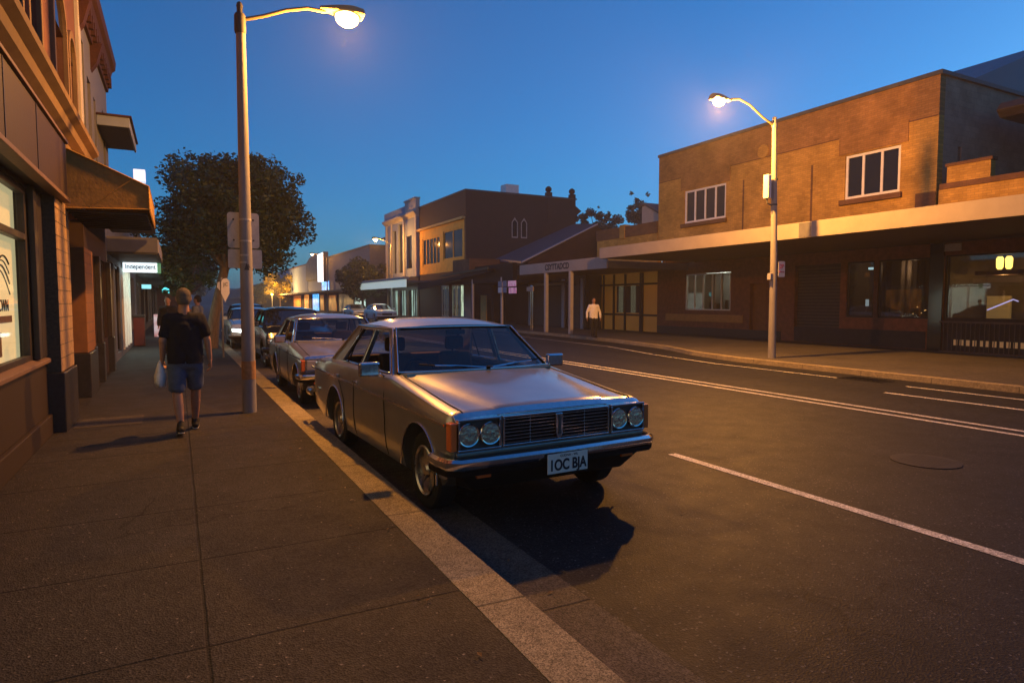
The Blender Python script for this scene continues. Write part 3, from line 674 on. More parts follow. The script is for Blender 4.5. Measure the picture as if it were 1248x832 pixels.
MB().box((-1.44, 17.97, 2.9), (-.38, 18.0, 3.26)).build('canopy_fascia', 'greypaint', C1); MB().box((-.39, 18.0, 2.9), (-.36, 22.5, 3.22)).build('canopy_fascia', 'offwhite', C1)
M['signwhite'] = emis('signwhite', (.80, .95, 1.0), 1.6); M['greenlit'] = emis('greenlit', (.10, .35, .2), .5)
sb = thing('lit_sign', 'glowing white shop sign with dark lettering hanging under the left canopy', 'sign', (-.9, 22, 2.6))
MB().box((-1.38, 22.0, 2.58), (-.50, 22.14, 2.92)).build('light_box', 'signwhite', sb, bevel=.01)
MB().box((-.495, 21.98, 2.56), (-.40, 22.16, 3.0)).build('end_cap', 'greenlit', sb)
text('sign_text', 'Independent', 'blueprint', sb, (-.93, 21.995, 2.74), (R(90), 0, 0), .20, sx=.78, bold=.005)
tag(MB().box((-1.42, 30.0, 3.55), (-.99, 30.1, 3.86)).build('shop_sign', 'warmshop', loc=(-1.2, 30, 3.55)), 'small orange lit shop sign further along the left footpath', 'sign')
tag(MB().box((-.93, 19.9, 4.92), (-.66, 20.3, 5.22)).build('roof_sign', emis('roofsign', (.8, .85, 1.), 1.0)), 'small white glowing sign above the left awning', 'sign')
bn = thing('litter_bin', 'red bin standing by the left shopfronts', 'bin', (-1.2, 26.5, .12))
MB().box((-1.4, 26.3, .14), (-1.05, 26.7, 1.15)).build('body', 'binred', bn, bevel=.03); MB().box((-1.42, 26.28, 1.155), (-1.03, 26.72, 1.25)).build('lid', 'darkframe', bn, bevel=.02)
C2 = thing('shop_terrace', 'dim far row of shops at the end of the left footpath', 'building', (-4, 45, .12))
wall_holes(MB(), 'x', -1.6, -.25, 30.2, 90, .12, 5.2, [(32 + 5 * k, 35.4 + 5 * k, .5, 2.6) for k in range(11)]).build('wall', 'brownrender', C2)
for k in range(11): MB().box((-1.75, 32 + 5 * k, .5), (-1.73, 35.4 + 5 * k, 2.6)).build('window', M['darkglass'] if k % 3 else M['coolshop'], C2)
MB().box((-1.55, 31, 2.9), (.4, 62, 3.05)).build('canopy', 'darkgrey', C2)
for y_ in (36, 44, 52): MB().tube([(.3, y_, .12), (.3, y_, 2.9)], .05, 8).build('post', 'darkgrey', C2)
M['signcyan'] = emis('signcyan', (.1, .75, .8), 1.6)
tag(MB().box((-.8, 45, 2.25), (-.4, 45.1, 2.6)).build('shop_sign', 'signcyan'), 'small cyan lit sign under the far left canopy', 'sign')
tag(MB().box((-1.5, 36, 2.35), (-1.1, 36.1, 2.55)).build('shop_sign', emis('signcyan2', (.3, .8, .9), 1.2)), 'pale blue lit sign nearest the orange shop sign', 'sign')
tag(MB().box((-.95, 33, .14), (-.35, 33.08, 1.15)).build('advertising_board', emis_var('adboard', (.7, .6, .65), (.4, .08, .08), .6, 4)), 'pale advertising board standing on the far left footpath', 'board')

# thin volume added over the scene to give the lamps a halo
hz = bpy.data.materials.new('halo_air'); hz.use_nodes = True; ht = hz.node_tree; ht.nodes.remove(ht.nodes['Principled BSDF'])
pv = ht.nodes.new('ShaderNodeVolumePrincipled'); pv.inputs['Color'].default_value = (.9, .9, .92, 1); pv.inputs['Density'].default_value = HALO_HAZE
ht.links.new(pv.outputs[0], ht.nodes['Material Output'].inputs['Volume'])
tag(MB().box((-420, -75, -1.0), (620, 920, 22)).build('halo_haze', hz), kind='stuff')

kb = thing('end_kiosk', 'dark red brown wall closing the view at the far left footpath end', 'building', (-.7, 62, .12))
MB().box((-1.5, 62, .12), (.25, 66, 4.2)).build('wall', 'groundtile', kb); MB().box((-1.55, 61.9, 4.2), (.35, 66.1, 4.35)).build('roof', 'darkgrey', kb)
ld = bpy.data.lights.new('shop_glow', 'AREA'); ld.energy = 45; ld.color = (.75, 1., .85); ld.shape = 'RECTANGLE'; ld.size = .4; ld.size_y = 4
lo = bpy.data.objects.new('shop_glow', ld); link(lo); lo.location = (-.95, 24.2, 2.8)

# fallen leaves and specks along the gutter and the footpath
rl_ = random.Random(17); M['fallen'] = mat('fallen', (.16, .09, .035), .8); M['fallenpale'] = mat('fallenpale', (.30, .26, .20), .8)
lf = None
for k in range(64):
    near = k % 3
    x_ = rl_.gauss(1.9, .16) if near == 0 else (rl_.uniform(1.0, 1.32) if near == 1 else rl_.uniform(-1.0, 4.2)); y_ = rl_.uniform(2.4, 12)
    z_ = .013 if x_ > 1.66 else .133
    if 1.3 < x_ < 1.66: x_ = 1.2
    if x_ > 2.2 and 4.2 < y_ < 9: continue
    a = rl_.uniform(0, 6.28); s_ = rl_.uniform(.010, .022)
    q_ = MB().add([(-s_, 0, 0), (0, s_ * .5, .004), (s_ * 1.2, 0, .001), (0, -s_ * .5, .005)], [(0, 1, 2), (0, 2, 3)])
    o = q_.build('fallen_leaf', 'fallen' if k % 4 else 'fallenpale', loc=(0, 0, 0), recalc=False); o.location = (x_, y_, z_); o.rotation_euler = (0, 0, a)
    tag(o, 'small dry leaf or scrap lying on the near footpath or gutter', 'leaf', 'fallen leaves along the near kerb')
# ================================================================== right side: brick building
X = 22.0
B1 = thing('brick_building', 'two storey tan brick building with flat roof, white framed windows and long canopy', 'building', (26, 18, .12))
w1 = (13.5, 15.55, 5.47, 7.06); w2 = (21.35, 24.0, 5.5, 7.06)
up = wall_holes(MB(), 'x', X, .3, 12.3, 25.9, 4.0, 7.75, [w1, w2]).build('upper_wall', 'brick', B1)
pb = MB().box((X, 12.3, 7.75), (X + .3, 25.9, 9.02)); pb.build('parapet', 'brickmid', B1)  # parapet in a darker brick copy, imitating the weaker light up there
# darker brick frames around the windows
for (a, b, c, d) in (w1, w2):
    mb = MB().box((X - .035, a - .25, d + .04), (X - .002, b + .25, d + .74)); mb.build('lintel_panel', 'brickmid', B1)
    MB().box((X - .12, a - .1, c - .2), (X + .05, b + .15, c - .02)).build('window_sill', 'brickdark', B1, bevel=.01)
    window(B1, X + .04, .1, a + .01, b - .01, c, d - .01, fm='whitepaint', splits=[.33, .67] if b - a < 2.3 else [.25, .5, .75], fw=.09)
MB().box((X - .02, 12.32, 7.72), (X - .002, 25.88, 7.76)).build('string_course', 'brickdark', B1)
for y_ in (16.9, 18.6, 20.3): MB().box((X - .006, y_, 4.3), (X - .002, y_ + .09, 7.0)).build('movement_joint', 'brickdark', B1)
MB().box((X - .03, 12.31, 4.1), (X - .002, 12.95, 5.3)).build('brick_band', 'brickdark', B1)
mb = MB().lathe([(.28, -.05), (.28, -.003)], (X, 19.3, 8.0), 'x', 20); mb.build('wall_vent', 'brick', B1)
wall_holes(MB(), 'y', 12.3, .3, X + .3, 36, .12, 9.02, [(23.15, 23.35, 6.1, 6.85)]).build('side_wall', 'brickside', B1)
mb = MB().box((X, 12.3, 4.0), (X + .3, 12.6, 9.02)) if False else MB().box((X - .05, 12.22, 9.02), (X + .35, 25.95, 9.16)); mb.box((X + .35, 12.22, 9.02), (36, 12.65, 9.16)); mb.build('coping', 'darkgrey', B1, bevel=.01)
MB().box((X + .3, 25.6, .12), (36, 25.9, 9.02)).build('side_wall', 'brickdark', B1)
MB().box((X + .3, 12.6, 8.6), (36, 25.6, 8.7)).build('roof', 'darkgrey', B1)
# low parapet wing to the right
wl = MB().box((X, -8, 4.0), (X + .3, 12.22, 5.32)); wl.build('wing_wall', 'brick', B1)
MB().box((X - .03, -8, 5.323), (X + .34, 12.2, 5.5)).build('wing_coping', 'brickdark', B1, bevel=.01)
MB().box((X + .02, 10.75, 5.503), (X + .28, 12.0, 6.02)).build('raised_parapet', 'brick', B1); MB().box((X - .01, 10.7, 6.023), (X + .31, 12.05, 6.12)).build('raised_coping', 'brickdark', B1, bevel=.01)
MB().box((X + .3, -8, 4.6), (36, 12.2, 4.7)).build('wing_roof', 'darkgrey', B1)
# low parapet wing to the left, above the yellow shopfront
MB().box((X, 25.95, 3.3), (X + .3, 31.3, 5.25)).build('wing_wall', 'brick', B1)
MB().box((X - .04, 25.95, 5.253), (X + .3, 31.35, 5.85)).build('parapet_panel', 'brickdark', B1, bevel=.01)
for y_ in (28.6,): MB().box((X - .09, y_, 5.2), (X + .32, y_ + .45, 5.95)).build('parapet_pier', 'brick', B1, bevel=.01)
MB().prism([(26.6, 5.85), (29.2, 5.85), (29.2, 7.1), (28.9, 7.15)], X + 1.6, X + 4.0, 'x').build('stair_head', 'cream', B1)
MB().prism([(26.4, 5.86), (26.4, 6.02), (28.95, 7.3), (29.3, 7.2), (29.3, 7.12), (28.9, 7.16)], X + 1.5, X + 4.1, 'x').build('stair_roof', 'darkgrey', B1)
# canopy
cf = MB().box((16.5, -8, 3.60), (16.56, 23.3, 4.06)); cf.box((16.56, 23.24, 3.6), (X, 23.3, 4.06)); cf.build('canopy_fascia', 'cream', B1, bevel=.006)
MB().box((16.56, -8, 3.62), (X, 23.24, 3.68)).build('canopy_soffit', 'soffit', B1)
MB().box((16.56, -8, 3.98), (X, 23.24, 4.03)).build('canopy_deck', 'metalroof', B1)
MB().box((16.49, 12.7, 3.62), (16.498, 13.1, 4.04)).build('fascia_panel', 'greypaint', B1)
# ground floor
gh = [(20.95, 23.85, 1.3, 3.05), (19.0, 19.85, .12, 2.5), (15.6, 17.6, .5, 3.15), (14.3, 15.35, 1.14, 3.17), (12.4, 14.15, 1.14, 3.17), (3.6, 11.95, .13, 3.2), (-6, 3.0, .5, 3.2)]
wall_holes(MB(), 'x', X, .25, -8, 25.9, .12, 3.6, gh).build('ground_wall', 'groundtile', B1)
MB().box((X - .04, 18.2, .12), (X - .002, 25.85, .5)).build('plinth', 'darkstone', B1)
MB().box((X - .05, 20.2, .78), (X - .002, 25.2, 1.12)).build('tile_band', 'tileband', B1, bevel=.01)
fw_ = window(B1, X + .02, .12, 20.97, 23.83, 1.32, 3.03, fm='whitepaint', gm='winglass', splits=[.2, .4, .6, .8], fw=.05)
window(B1, X + .05, .1, 14.3, 15.35, 1.14, 3.17, cols=1, fm='darkframe', gm='winglass'); window(B1, X + .05, .1, 12.4, 14.15, 1.14, 3.17, cols=1, fm='darkframe', gm='winglass')
MB().box((X - .06, 11.95, .12), (X - .002, 12.38, 3.6)).build('pilaster', 'blackglossy', B1, bevel=.01)
MB().box((X + .2, 19.0, .13), (X + .24, 19.85, 2.5)).build('door', 'rust', B1)
MB().box((X + .17, 19.08, 1.0), (X + .196, 19.14, 1.3)).build('door_handle', 'plateback', B1)
MB().box((X - .012, 18.6, 1.3), (X - .002, 18.72, 1.5)).build('doorbell_plate', 'whitepaint', B1)
mb = MB().box((X + .2, 15.6, .5), (X + .23, 17.6, 3.15)); mb.build('shutter_panel', 'darkframe', B1)
mb = MB()
for k in range(20): mb.box((X + .16, 15.62, .6 + k * .125), (X + .198, 17.58, .64 + k * .125))
mb.build('security_grille', 'shutter', B1)
MB().box((X - .02, 12.45, .14), (X - .002, 17.55, .72)).build('riser_panel', 'darkframe', B1)
MB().box((X - .035, 11.45, 3.32), (X - .002, 11.95, 3.56)).build('wall_sign', 'plateback', B1)
# interiors (shallow rooms with real lamps inside)
M['room'] = mat('room', (.22, .17, .12), .8, var=.2, scale=2); M['roomlight'] = emis('roomlight', (.75, .85, .70), 3.0); M['amber'] = emis('amber', (1.0, .62, .12), 9); M['curtain'] = mat('curtain', (.20, .16, .13), .85, var=.3, scale=5, stretch=(1, 12, .4))
def room(y0, y1, z0=.14, z1=3.3, d=2.2, name='room'):
    mb = MB(); x0 = X + .26
    mb.add([(x0 + d, y0, z0), (x0 + d, y1, z0), (x0 + d, y1, z1), (x0 + d, y0, z1), (x0, y0, z0), (x0, y1, z0), (x0, y1, z1), (x0, y0, z1)], [(0, 1, 2, 3), (0, 4, 5, 1), (3, 2, 6, 7), (0, 3, 7, 4), (1, 5, 6, 2)])
    mb.build(name, 'room', B1, recalc=False)
room(20.6, 24.2); room(12.2, 15.5); room(3.2, 11.9)
MB().box((X + .9, 21.2, 3.1), (X + 1.3, 23.6, 3.2)).build('ceiling_light', 'roomlight', B1)
rr = random.Random(8)
for k in range(9):
    y_ = 21.1 + k * .3; h_ = .25 + .5 * rr.random()
    MB().lathe([(.05, 1.3), (.07 + .05 * rr.random(), 1.3 + h_ * .5), (.06, 1.3 + h_), (.02, 1.32 + h_)], (X + .6 + .5 * rr.random(), y_, 0), n=8).build('stock', 'darkframe', B1, smooth=40)
MB().box((X + .5, 21.0, 1.2), (X + 1.3, 23.8, 1.3)).build('counter', 'wood', B1)
MB().box((X + 2.0, 20.9, 1.2), (X + 2.1, 23.9, 3.1)).build('back_panel', 'offwhite', B1)
def curtain(y0, y1, z0, z1, x, m='curtain', name='curtain', parent=None):
    mb = MB(); n = int((y1 - y0) / .035)
    vs = []; 
    for i in range(n + 1):
        y = y0 + (y1 - y0) * i / n; dx = .035 * math.sin(i * 1.1) + .02 * math.sin(i * .37)
        vs += [(x + dx, y, z0), (x + dx, y, z1), (x + dx + .006, y, z0), (x + dx + .006, y, z1)]
    fs = []
    for i in range(n): a = i * 4; b_ = a + 4; fs += [(a, b_, b_ + 1, a + 1), (a + 2, a + 3, b_ + 3, b_ + 2), (a + 1, b_ + 1, b_ + 3, a + 3), (a, a + 2, b_ + 2, b_)]
    mb.add(vs, fs); return mb.build(name, m, parent or B1, smooth=80, recalc=False)
curtain(12.9, 13.4, 1.1, 3.2, X + 1.0); curtain(14.2, 14.7, 1.1, 3.2, X + .9); curtain(13.8, 14.2, 1.1, 3.2, X + 1.4)
curtain(5.2, 9.4, 1.2, 3.2, X + 1.1)
MB().box((X + .8, 14.75, 2.9), (X + .95, 15.05, 2.98)).build('ceiling_light', emis('coldtube', (.6, .9, .95), 2), B1)
MB().box((X + .5, 14.85, 1.55), (X + .6, 14.92, 1.8)).build('small_lamp', emis('coldtube2', (.7, .9, .95), .8), B1)
# christmas tree lights in the window
mb = MB(); rr = random.Random(3)
for k in range(46):
    h = rr.random(); a = rr.random() * 6.28; r_ = .45 * (1 - h)
    mb.sphere((X + .75 + r_ * math.cos(a), 12.95 + r_ * math.sin(a), 1.15 + h * .75), .013, 5, 4)
ct = thing('lit_christmas_tree', 'small tree with warm string lights inside the dark shop window', 'decoration', (X + .75, 12.95, .14))
mb.build('fairy_lights', emis('fairy', (1., .55, .2), 5), ct)
mb = MB(); mb.lathe([(.5, 1.0), (.36, 1.25), (.4, 1.25), (.2, 1.55), (.24, 1.55), (.02, 2.0)], (X + .75, 12.95, 0), n=14); mb.build('foliage', 'leafdark', ct)
MB().box((X + .5, 12.7, .14), (X + 1.0, 13.2, 1.0)).build('stand', 'darkframe', ct)
# pub window: amber lamps, ledge, panel, railing
window(B1, X + .08, .1, 3.6, 11.95, 1.15, 3.2, fm='darkframe', gm='winglass', splits=[.33, .66], fw=.05)
for y_ in (10.55, 10.80): MB().lathe([(.05, 2.72), (.09, 2.78), (.10, 3.05), (.06, 3.12)], (X + .9, y_, 0), n=12).build('amber_lamp', 'amber', B1, smooth=40)
MB().box((X + .7, 10.2, 2.55), (X + 1.1, 11.4, 2.68)).build('shelf', 'wood', B1)
MB().box((X + 1.9, 10.9, 1.1), (X + 1.95, 11.6, 1.9)).build('lit_panel', emis('litpanel', (.6, .38, .12), .5), B1)
MB().box((X + 1.9, 9.8, 1.5), (X + 1.95, 10.4, 1.9)).build('lit_panel', emis('litpanel2', (.6, .38, .12), .4), B1)
MB().tube([(X + .6, 10.95, 1.45), (X + .6, 10.25, 1.78), (X + .6, 10.12, 1.72)], .02, 6).build('neon_tube', emis('neon', (.6, .55, 1.), 2.5), B1)
MB().box((X + .1, 3.6, .13), (X + .15, 11.95, 1.15)).build('riser', 'darkframe', B1)
rl = thing('railing', 'dark metal railing in front of the pub window at the far right', 'railing', (X - .5, 8, .12))
mb = MB()
for k in range(58): mb.box((X - .52, 4.2 + k * .13, .16), (X - .50, 4.22 + k * .13, 1.05))
mb.build('baluster', 'shutter', rl)
MB().box((X - .54, 4.1, 1.05), (X - .48, 11.75, 1.10)).build('top_rail', 'shutter', rl); MB().box((X - .53, 4.1, .12), (X - .49, 11.75, .16)).build('bottom_rail', 'shutter', rl)
mb = MB()
for k in range(40): mb.box((X + .08, 4.3 + k * .185, .32), (X + .09, 4.41 + k * .185, .5))
mb.build('vent_slot', emis('ventlit', (.7, .45, .2), .13), rl)
# yellow recessed shopfront (left bay, below the wing)
M['amberglow_wall'] = emis_var('amberglow_wall', (.70, .32, .05), (.50, .20, .03), .06, 1.0)  # the wall itself glows faintly; no lamp stands behind it
YF = thing('timber_shopfront', 'shopfront with self-glowing amber wall, dark frames and two pale glass doors', 'shopfront', (X, 28.5, .12))
MB().box((X + .3, 25.95, .12), (X + .35, 31.3, 3.3)).build('wall', 'amberglow_wall', YF)
mb = MB()
for y_ in (26.0, 27.35, 27.5, 28.85, 29.9, 30.9, 31.2): mb.box((X + .2, y_, .12), (X + .297, y_ + .1, 3.28))
for z_ in (.95, 2.62): mb.box((X + .21, 26.1, z_), (X + .296, 31.2, z_ + .1))
mb.build('frame', 'darkframe', YF)
for y_ in (28.0, 29.1): MB().box((X + .27, y_, 1.1), (X + .298, y_ + .42, 2.6)).build('pane', emis('paleglass', (.55, .60, .42), .28), YF)
MB().box((X + .27, 27.65, 1.1), (X + .294, 29.7, 2.6)).build('door', 'darkframe', YF)
MB().box((X + .32, 25.9, 3.2), (X + .36, 31.3, 3.3)).build('head', 'darkframe', YF)
# second canopy with lettering and posts
SC = thing('white_canopy_shop', 'single storey shop with pale canopy fascia, dark lettering and roller shutters', 'building', (24, 34, .12))
cm = MB().box((17.2, 23.7, 3.22), (17.27, 32.0, 3.76)); cm.box((17.27, 23.7, 3.24), (X - .01, 23.76, 3.58)) if False else None
cm.build('canopy_fascia', 'cream', SC, bevel=.008)
MB().box((17.27, 23.72, 3.3), (X - .002, 31.98, 3.4)).build('canopy_deck', 'soffit', SC); MB().box((17.27, 23.66, 3.24), (X - .02, 23.715, 3.56)).build('canopy_edge', 'greypaint', SC)
text('sign_text', 'CSYTTADCD', 'darkprint', SC, (17.19, 28.0, 3.49), (R(90), 0, R(-90)), .42, sx=.95, bold=.012)
for y_ in (26.7, 29.1): MB().box((17.2, y_, .12), (17.38, y_ + .18, 3.22)).build('post', 'offwhite', SC, bevel=.01)
wall_holes(MB(), 'x', 21.2, .3, 31.3, 40, .12, 3.6, [(31.6, 33.4, .13, 2.7), (33.9, 37.6, .13, 2.7)]).build('wall', 'brownrender', SC)
for (a, b_) in ((31.6, 33.4), (33.9, 37.6)):
    mb = MB()
    for k in range(26): mb.box((21.3 - .02 * (k % 2), a, .13 + k * .099), (21.34, b_, .13 + k * .099 + .095))
    mb.build('roller_shutter', 'shutter', SC)
mb = MB()
for y_ in (31.4, 33.5, 37.7): mb.box((21.1, y_, .12), (21.197, y_ + .28, 3.1))
mb.box((21.08, 33.5, 2.75), (21.19, 38, 2.9)); mb.build('door_surround', 'plateback', SC)
# gable wall and blue metal roof
MB().prism([(18.3, 3.9), (18.3, 4.05), (23.2, 6.40), (26, 5.2), (26, 3.3), (22.32, 3.3), (22.32, 3.9)], 33.0, 33.2, 'y').build('gable_wall', 'purplebrick', SC)
mb = MB(); mb.hexa([(17.9, 33.0, 3.95), (23.2, 33.0, 6.43), (26.0, 40.0, 7.32), (19.6, 40.0, 4.5), (17.9, 33.0, 4.07), (23.2, 33.0, 6.52), (26.0, 40.0, 7.42), (19.6, 40.0, 4.66)])
mb.build('metal_roof', 'metalroof', SC)
mb = MB()
for k in range(1, 14):
    u = k / 14; mb.tube([(17.9 + 1.7 * u, 33 + 7 * u, 4.09 + .58 * u), (23.2 + 2.8 * u, 33 + 7 * u, 6.54 + .9 * u)], .02, 4)
mb.build('roof_rib', 'metalroof', SC)
MB().tube([(17.85, 32.97, 4.0), (23.2, 32.97, 6.5)], .05, 6).build('barge_board', 'plateback', SC)
MB().box((17.4, 33.2, 2.9), (17.7, 41, 4.0)).build('street_fascia', 'black', SC)
MB().box((17.7, 33.2, 2.9), (21.2, 41, 3.0)).build('verandah_roof', 'black', SC)
MB().tube([(17.45, 34.7, .12), (17.45, 34.7, 3.2)], .09, 10).build('post', 'plateback', SC)
MB().tube([(17.45, 39.0, .12), (17.45, 39.0, 3.2)], .09, 10).build('post', 'plateback', SC)
MB().box((23.4, 25.9, .12), (23.6, 46, 3.3)).build('back_wall', 'brownrender', SC); MB().box((21.5, 31.28, .12), (23.4, 31.38, 3.3)).build('end_wall', 'brownrender', SC)
# hanging poster signs and a chrome display
hs = thing('hanging_poster', 'pale and pink paper posters hanging under the dark verandah edge', 'poster', (17.2, 34, 2.2))
rr = random.Random(5)
for i, (y_, z_, m_) in enumerate([(34.2, 2.62, 'paleblue'), (33.6, 2.62, 'paleblue'), (34.2, 2.25, 'whitepaint'), (33.6, 2.25, 'paleblue'), (32.9, 2.6, 'pinklit'), (32.4, 2.6, 'pinklit'), (32.8, 2.2, 'pinklit'), (32.35, 2.2, 'pinklit')]):
    if 'pinklit' not in M: M['pinklit'] = emis_var('pinklit', (.45, .12, .28), (.55, .4, .5), .45, 6)
    MB().box((17.18, y_, z_), (17.2, y_ + .5, z_ + .33)).build('sheet', m_, hs)
mb = MB()
for y_ in (32.5, 34.0): mb.tube([(17.19, y_, 2.5), (17.5, y_, 3.1)], .008, 4)
mb.build('string', 'darkgrey', hs)
dp = thing('chrome_display_rack', 'slim shiny rack standing by the dark verandah post', 'rack', (17.6, 31.3, .12))
mb = MB()
for dx in (-.1, .1): mb.tube([(17.6, 31.3 + dx, .12), (17.6, 31.3 + dx, 2.6)], .035, 8)
mb.tube([(17.6, 31.2, 2.6), (17.6, 31.4, 2.6)], .03, 8); mb.build('frame', 'chrome', dp)
MB().box((17.52, 31.05, 2.3), (17.6, 31.75, 2.55)).build('name_board', 'cream', dp)

# ================================================================== brown render building with upper wall coloured amber as if lit
BR = thing('brown_building', 'dark brown rendered two storey building with upper wall coloured as if amber lit', 'building', (25, 50, .12))
Xb = 20.0
wall_holes(MB(), 'y', 46.0, .3, Xb, 30.1, .12, 10.3, [(24.05, 24.5, 7.0, 8.25), (24.9, 25.35, 7.0, 8.25)]).build('side_wall', 'brownrender', BR)
for a in (24.05, 24.9):
    MB().box((a, 46.12, 7.0), (a + .45, 46.16, 8.25)).build('window', 'darkglass', BR)
    mb = MB(); 
    for xx in (a - .05, a + .43): mb.box((xx, 45.96, 6.95), (xx + .07, 45.997, 8.1))
    mb.prism([(a - .05, 8.1), (a + .02, 8.1), (a + .225, 8.32), (a + .43, 8.1), (a + .5, 8.1), (a + .225, 8.48)], 45.96, 45.997, 'y'); mb.box((a - .05, 45.96, 6.86), (a + .5, 45.995, 6.95))
    mb.build('window_surround', 'offwhite', BR)
MB().box((Xb, 46.3, 8.35), (Xb + .3, 56.8, 10.3)).build('parapet', 'brownrender', BR)
MB().box((Xb - .06, 45.94, 10.3), (30.2, 56.8, 10.42)).build('coping', 'darkgrey', BR)
MB().box((Xb - .25, 46.1, 8.15), (Xb + .3, 56.8, 8.35)).build('ledge', 'yellowwall', BR, bevel=.02)
M['amberlit_tone'] = mat('amberlit_tone', (.70, .34, .045), .7, var=.15, scale=2)  # strong amber in the colour stands in for orange lamp light
wall_holes(MB(), 'x', Xb, .3, 46.3, 56.8, 4.2, 8.15, [(46.7, 50.8, 5.2, 7.6), (51.6, 55.9, 4.95, 7.4)]).build('upper_wall', 'amberlit_tone', BR)
window(BR, Xb + .05, .12, 46.7, 50.8, 5.2, 7.6, cols=2, fm='amberlit_tone', fw=.12); window(BR, Xb + .05, .12, 51.6, 55.9, 4.95, 7.4, cols=5, fm='amberlit_tone', fw=.14)
MB().box((24.0, 47, 10.42), (25.2, 48, 11.3)).build('rooftop_unit', 'whitepaint', BR, bevel=.03)
for xx in (27.55, 29.85):
    mb = MB().box((xx - .22, 45.95, 8.2 if xx < 28 else 9.5), (xx + .22, 46.4, 10.75)); mb.lathe([(.1, 10.75), (.26, 10.9), (.26, 11.1), (.1, 11.25)], (xx, 46.2, 0), n=10); mb.build('chimney', 'brownrender', BR)
MB().prism([(30.1, 8.9), (30.7, 9.4), (30.1, 9.8)], 46, 46.6, 'y').build('eave_bracket', 'brownrender', BR)
MB().box((29.8, 46.3, .12), (30.1, 56.8, 10.3)).build('rear_wall', 'brownrender', BR); MB().box((Xb + .3, 46.3, 9.6), (29.8, 56.8, 9.7)).build('roof', 'darkgrey', BR)
M['shopgreen'] = emis_var('shopgreen', (.50, .62, .46), (.16, .20, .13), 1.9, 2.2, (1, 2, .5)); M['shoptan'] = emis_var('shoptan', (.35, .22, .10), (.08, .05, .03), .5, 1.5)
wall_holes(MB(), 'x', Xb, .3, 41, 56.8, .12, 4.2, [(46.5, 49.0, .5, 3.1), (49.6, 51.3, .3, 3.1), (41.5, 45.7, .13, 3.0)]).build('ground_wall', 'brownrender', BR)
for a, b_, m_ in ((46.5, 49.0, 'shopgreen'), (49.6, 51.3, 'shoptan')):
    f = window(BR, Xb + .03, .1, a, b_, .5, 3.1, cols=3, fm='plateback', gm='clearglass', fw=.08); MB().box((Xb + .8, a, .4), (Xb + .82, b_, 3.15)).build('lit_interior', m_, f)
MB().box((Xb - .05, 45.0, .12), (Xb - .002, 46.3, 3.1)).build('pier', 'cream', BR)
MB().box((Xb - .06, 42.2, .3), (Xb - .003, 43.2, 2.2)).build('yellow_panel', 'yellowwall', BR)
MB().box((17.0, 38.6, 3.75), (Xb - .002, 41.4, 4.55)).build('brick_fascia', 'brickdark', BR)
# sagging dark awning
a2 = thing('shop_awning', 'sagging black awning under the brown building', 'awning', (18.5, 46, 3))
mb = MB().hexa([(16.95, 35.6, 3.55), (Xb, 35.6, 4.0), (Xb, 50.5, 3.2), (16.95, 48.6, 2.65), (16.95, 35.6, 3.7), (Xb, 35.6, 4.15), (Xb, 50.5, 3.5), (16.95, 48.6, 3.15)]); mb.build('canvas', 'black', a2)
MB().hexa([(16.9, 35.6, 3.70), (17.0, 35.6, 3.70), (17.0, 43.6, 3.52), (16.9, 43.6, 3.52), (16.9, 35.6, 3.85), (17.0, 35.6, 3.85), (17.0, 43.6, 3.62), (16.9, 43.6, 3.62)]).build('edge_rail', 'leafdark', a2)
# ================================================================== pale two storey building
M['fascia_glow'] = emis('fascia_glow', (.62, .72, .66), .5)  # fascia glows by itself, standing in for light falling on it
WB = thing('pale_building', 'pale rendered two storey building with tall narrow windows and stepped parapet', 'building', (25, 62, .12))
hw = [(58.5, 60.0, 4.9, 8.0), (61.3, 62.6, 4.6, 9.4), (63.3, 64.4, 4.6, 8.9), (65.0, 66.0, 4.6, 7.3)]
wall_holes(MB(), 'x', Xb - .15, .35, 56.85, 66.8, 4.1, 9.9, hw).build('upper_wall', 'paleblue', WB)
for q in hw: MB().box((Xb + .02, q[0], q[2]), (Xb + .05, q[1], q[3])).build('window', 'darkglass', WB)
for y_ in (56.9, 60.4, 64.6, 66.3): MB().box((Xb - .28, y_, 4.1), (Xb - .153, y_ + .4, 9.9)).build('pilaster', 'offwhite', WB, bevel=.02)
MB().prism([(Xb - .55, 9.98), (Xb - .15, 9.6), (Xb + .2, 9.6), (Xb + .2, 10.1), (Xb - .55, 10.1)], 56.8, 67.0, 'y').build('cornice', 'offwhite', WB)
MB().box((Xb - .3, 56.85, 10.1), (Xb + .1, 60.0, 11.2)).build('parapet', 'offwhite', WB); MB().box((Xb - .3, 60.0, 10.1), (Xb + .1, 66.9, 10.9)).build('parapet', 'paleblue', WB)
MB().box((Xb - .4, 56.8, 11.2), (Xb + .15, 60.1, 11.35)).build('coping', 'offwhite', WB)
MB().box((Xb + .2, 66.5, .12), (30, 66.8, 10)).build('side_wall', 'offwhite', WB); MB().box((Xb + .2, 56.85, 9.9), (30, 66.8, 10)).build('roof', 'darkgrey', WB)
MB().box((17.0, 51.5, 3.35), (Xb - .16, 66.9, 3.5)).build('canopy', 'greypaint', WB)
MB().box((16.9, 51.5, 2.95), (17.0, 67.0, 3.6)).build('canopy_fascia', 'fascia_glow' if 'fascia_glow' in M else 'whitepaint', WB, bevel=.01); MB().box((16.7, 51.4, 3.6), (17.2, 67.1, 3.8)).build('canopy_cap', 'offwhite', WB, bevel=.01)
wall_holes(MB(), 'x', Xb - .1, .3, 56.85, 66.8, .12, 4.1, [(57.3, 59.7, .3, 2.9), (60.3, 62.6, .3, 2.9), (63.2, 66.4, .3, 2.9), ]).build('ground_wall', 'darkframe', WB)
M['shopteal'] = emis_var('shopteal', (.40, .58, .50), (.12, .19, .16), 1.5, 1.2, (1, 1.6, .5))
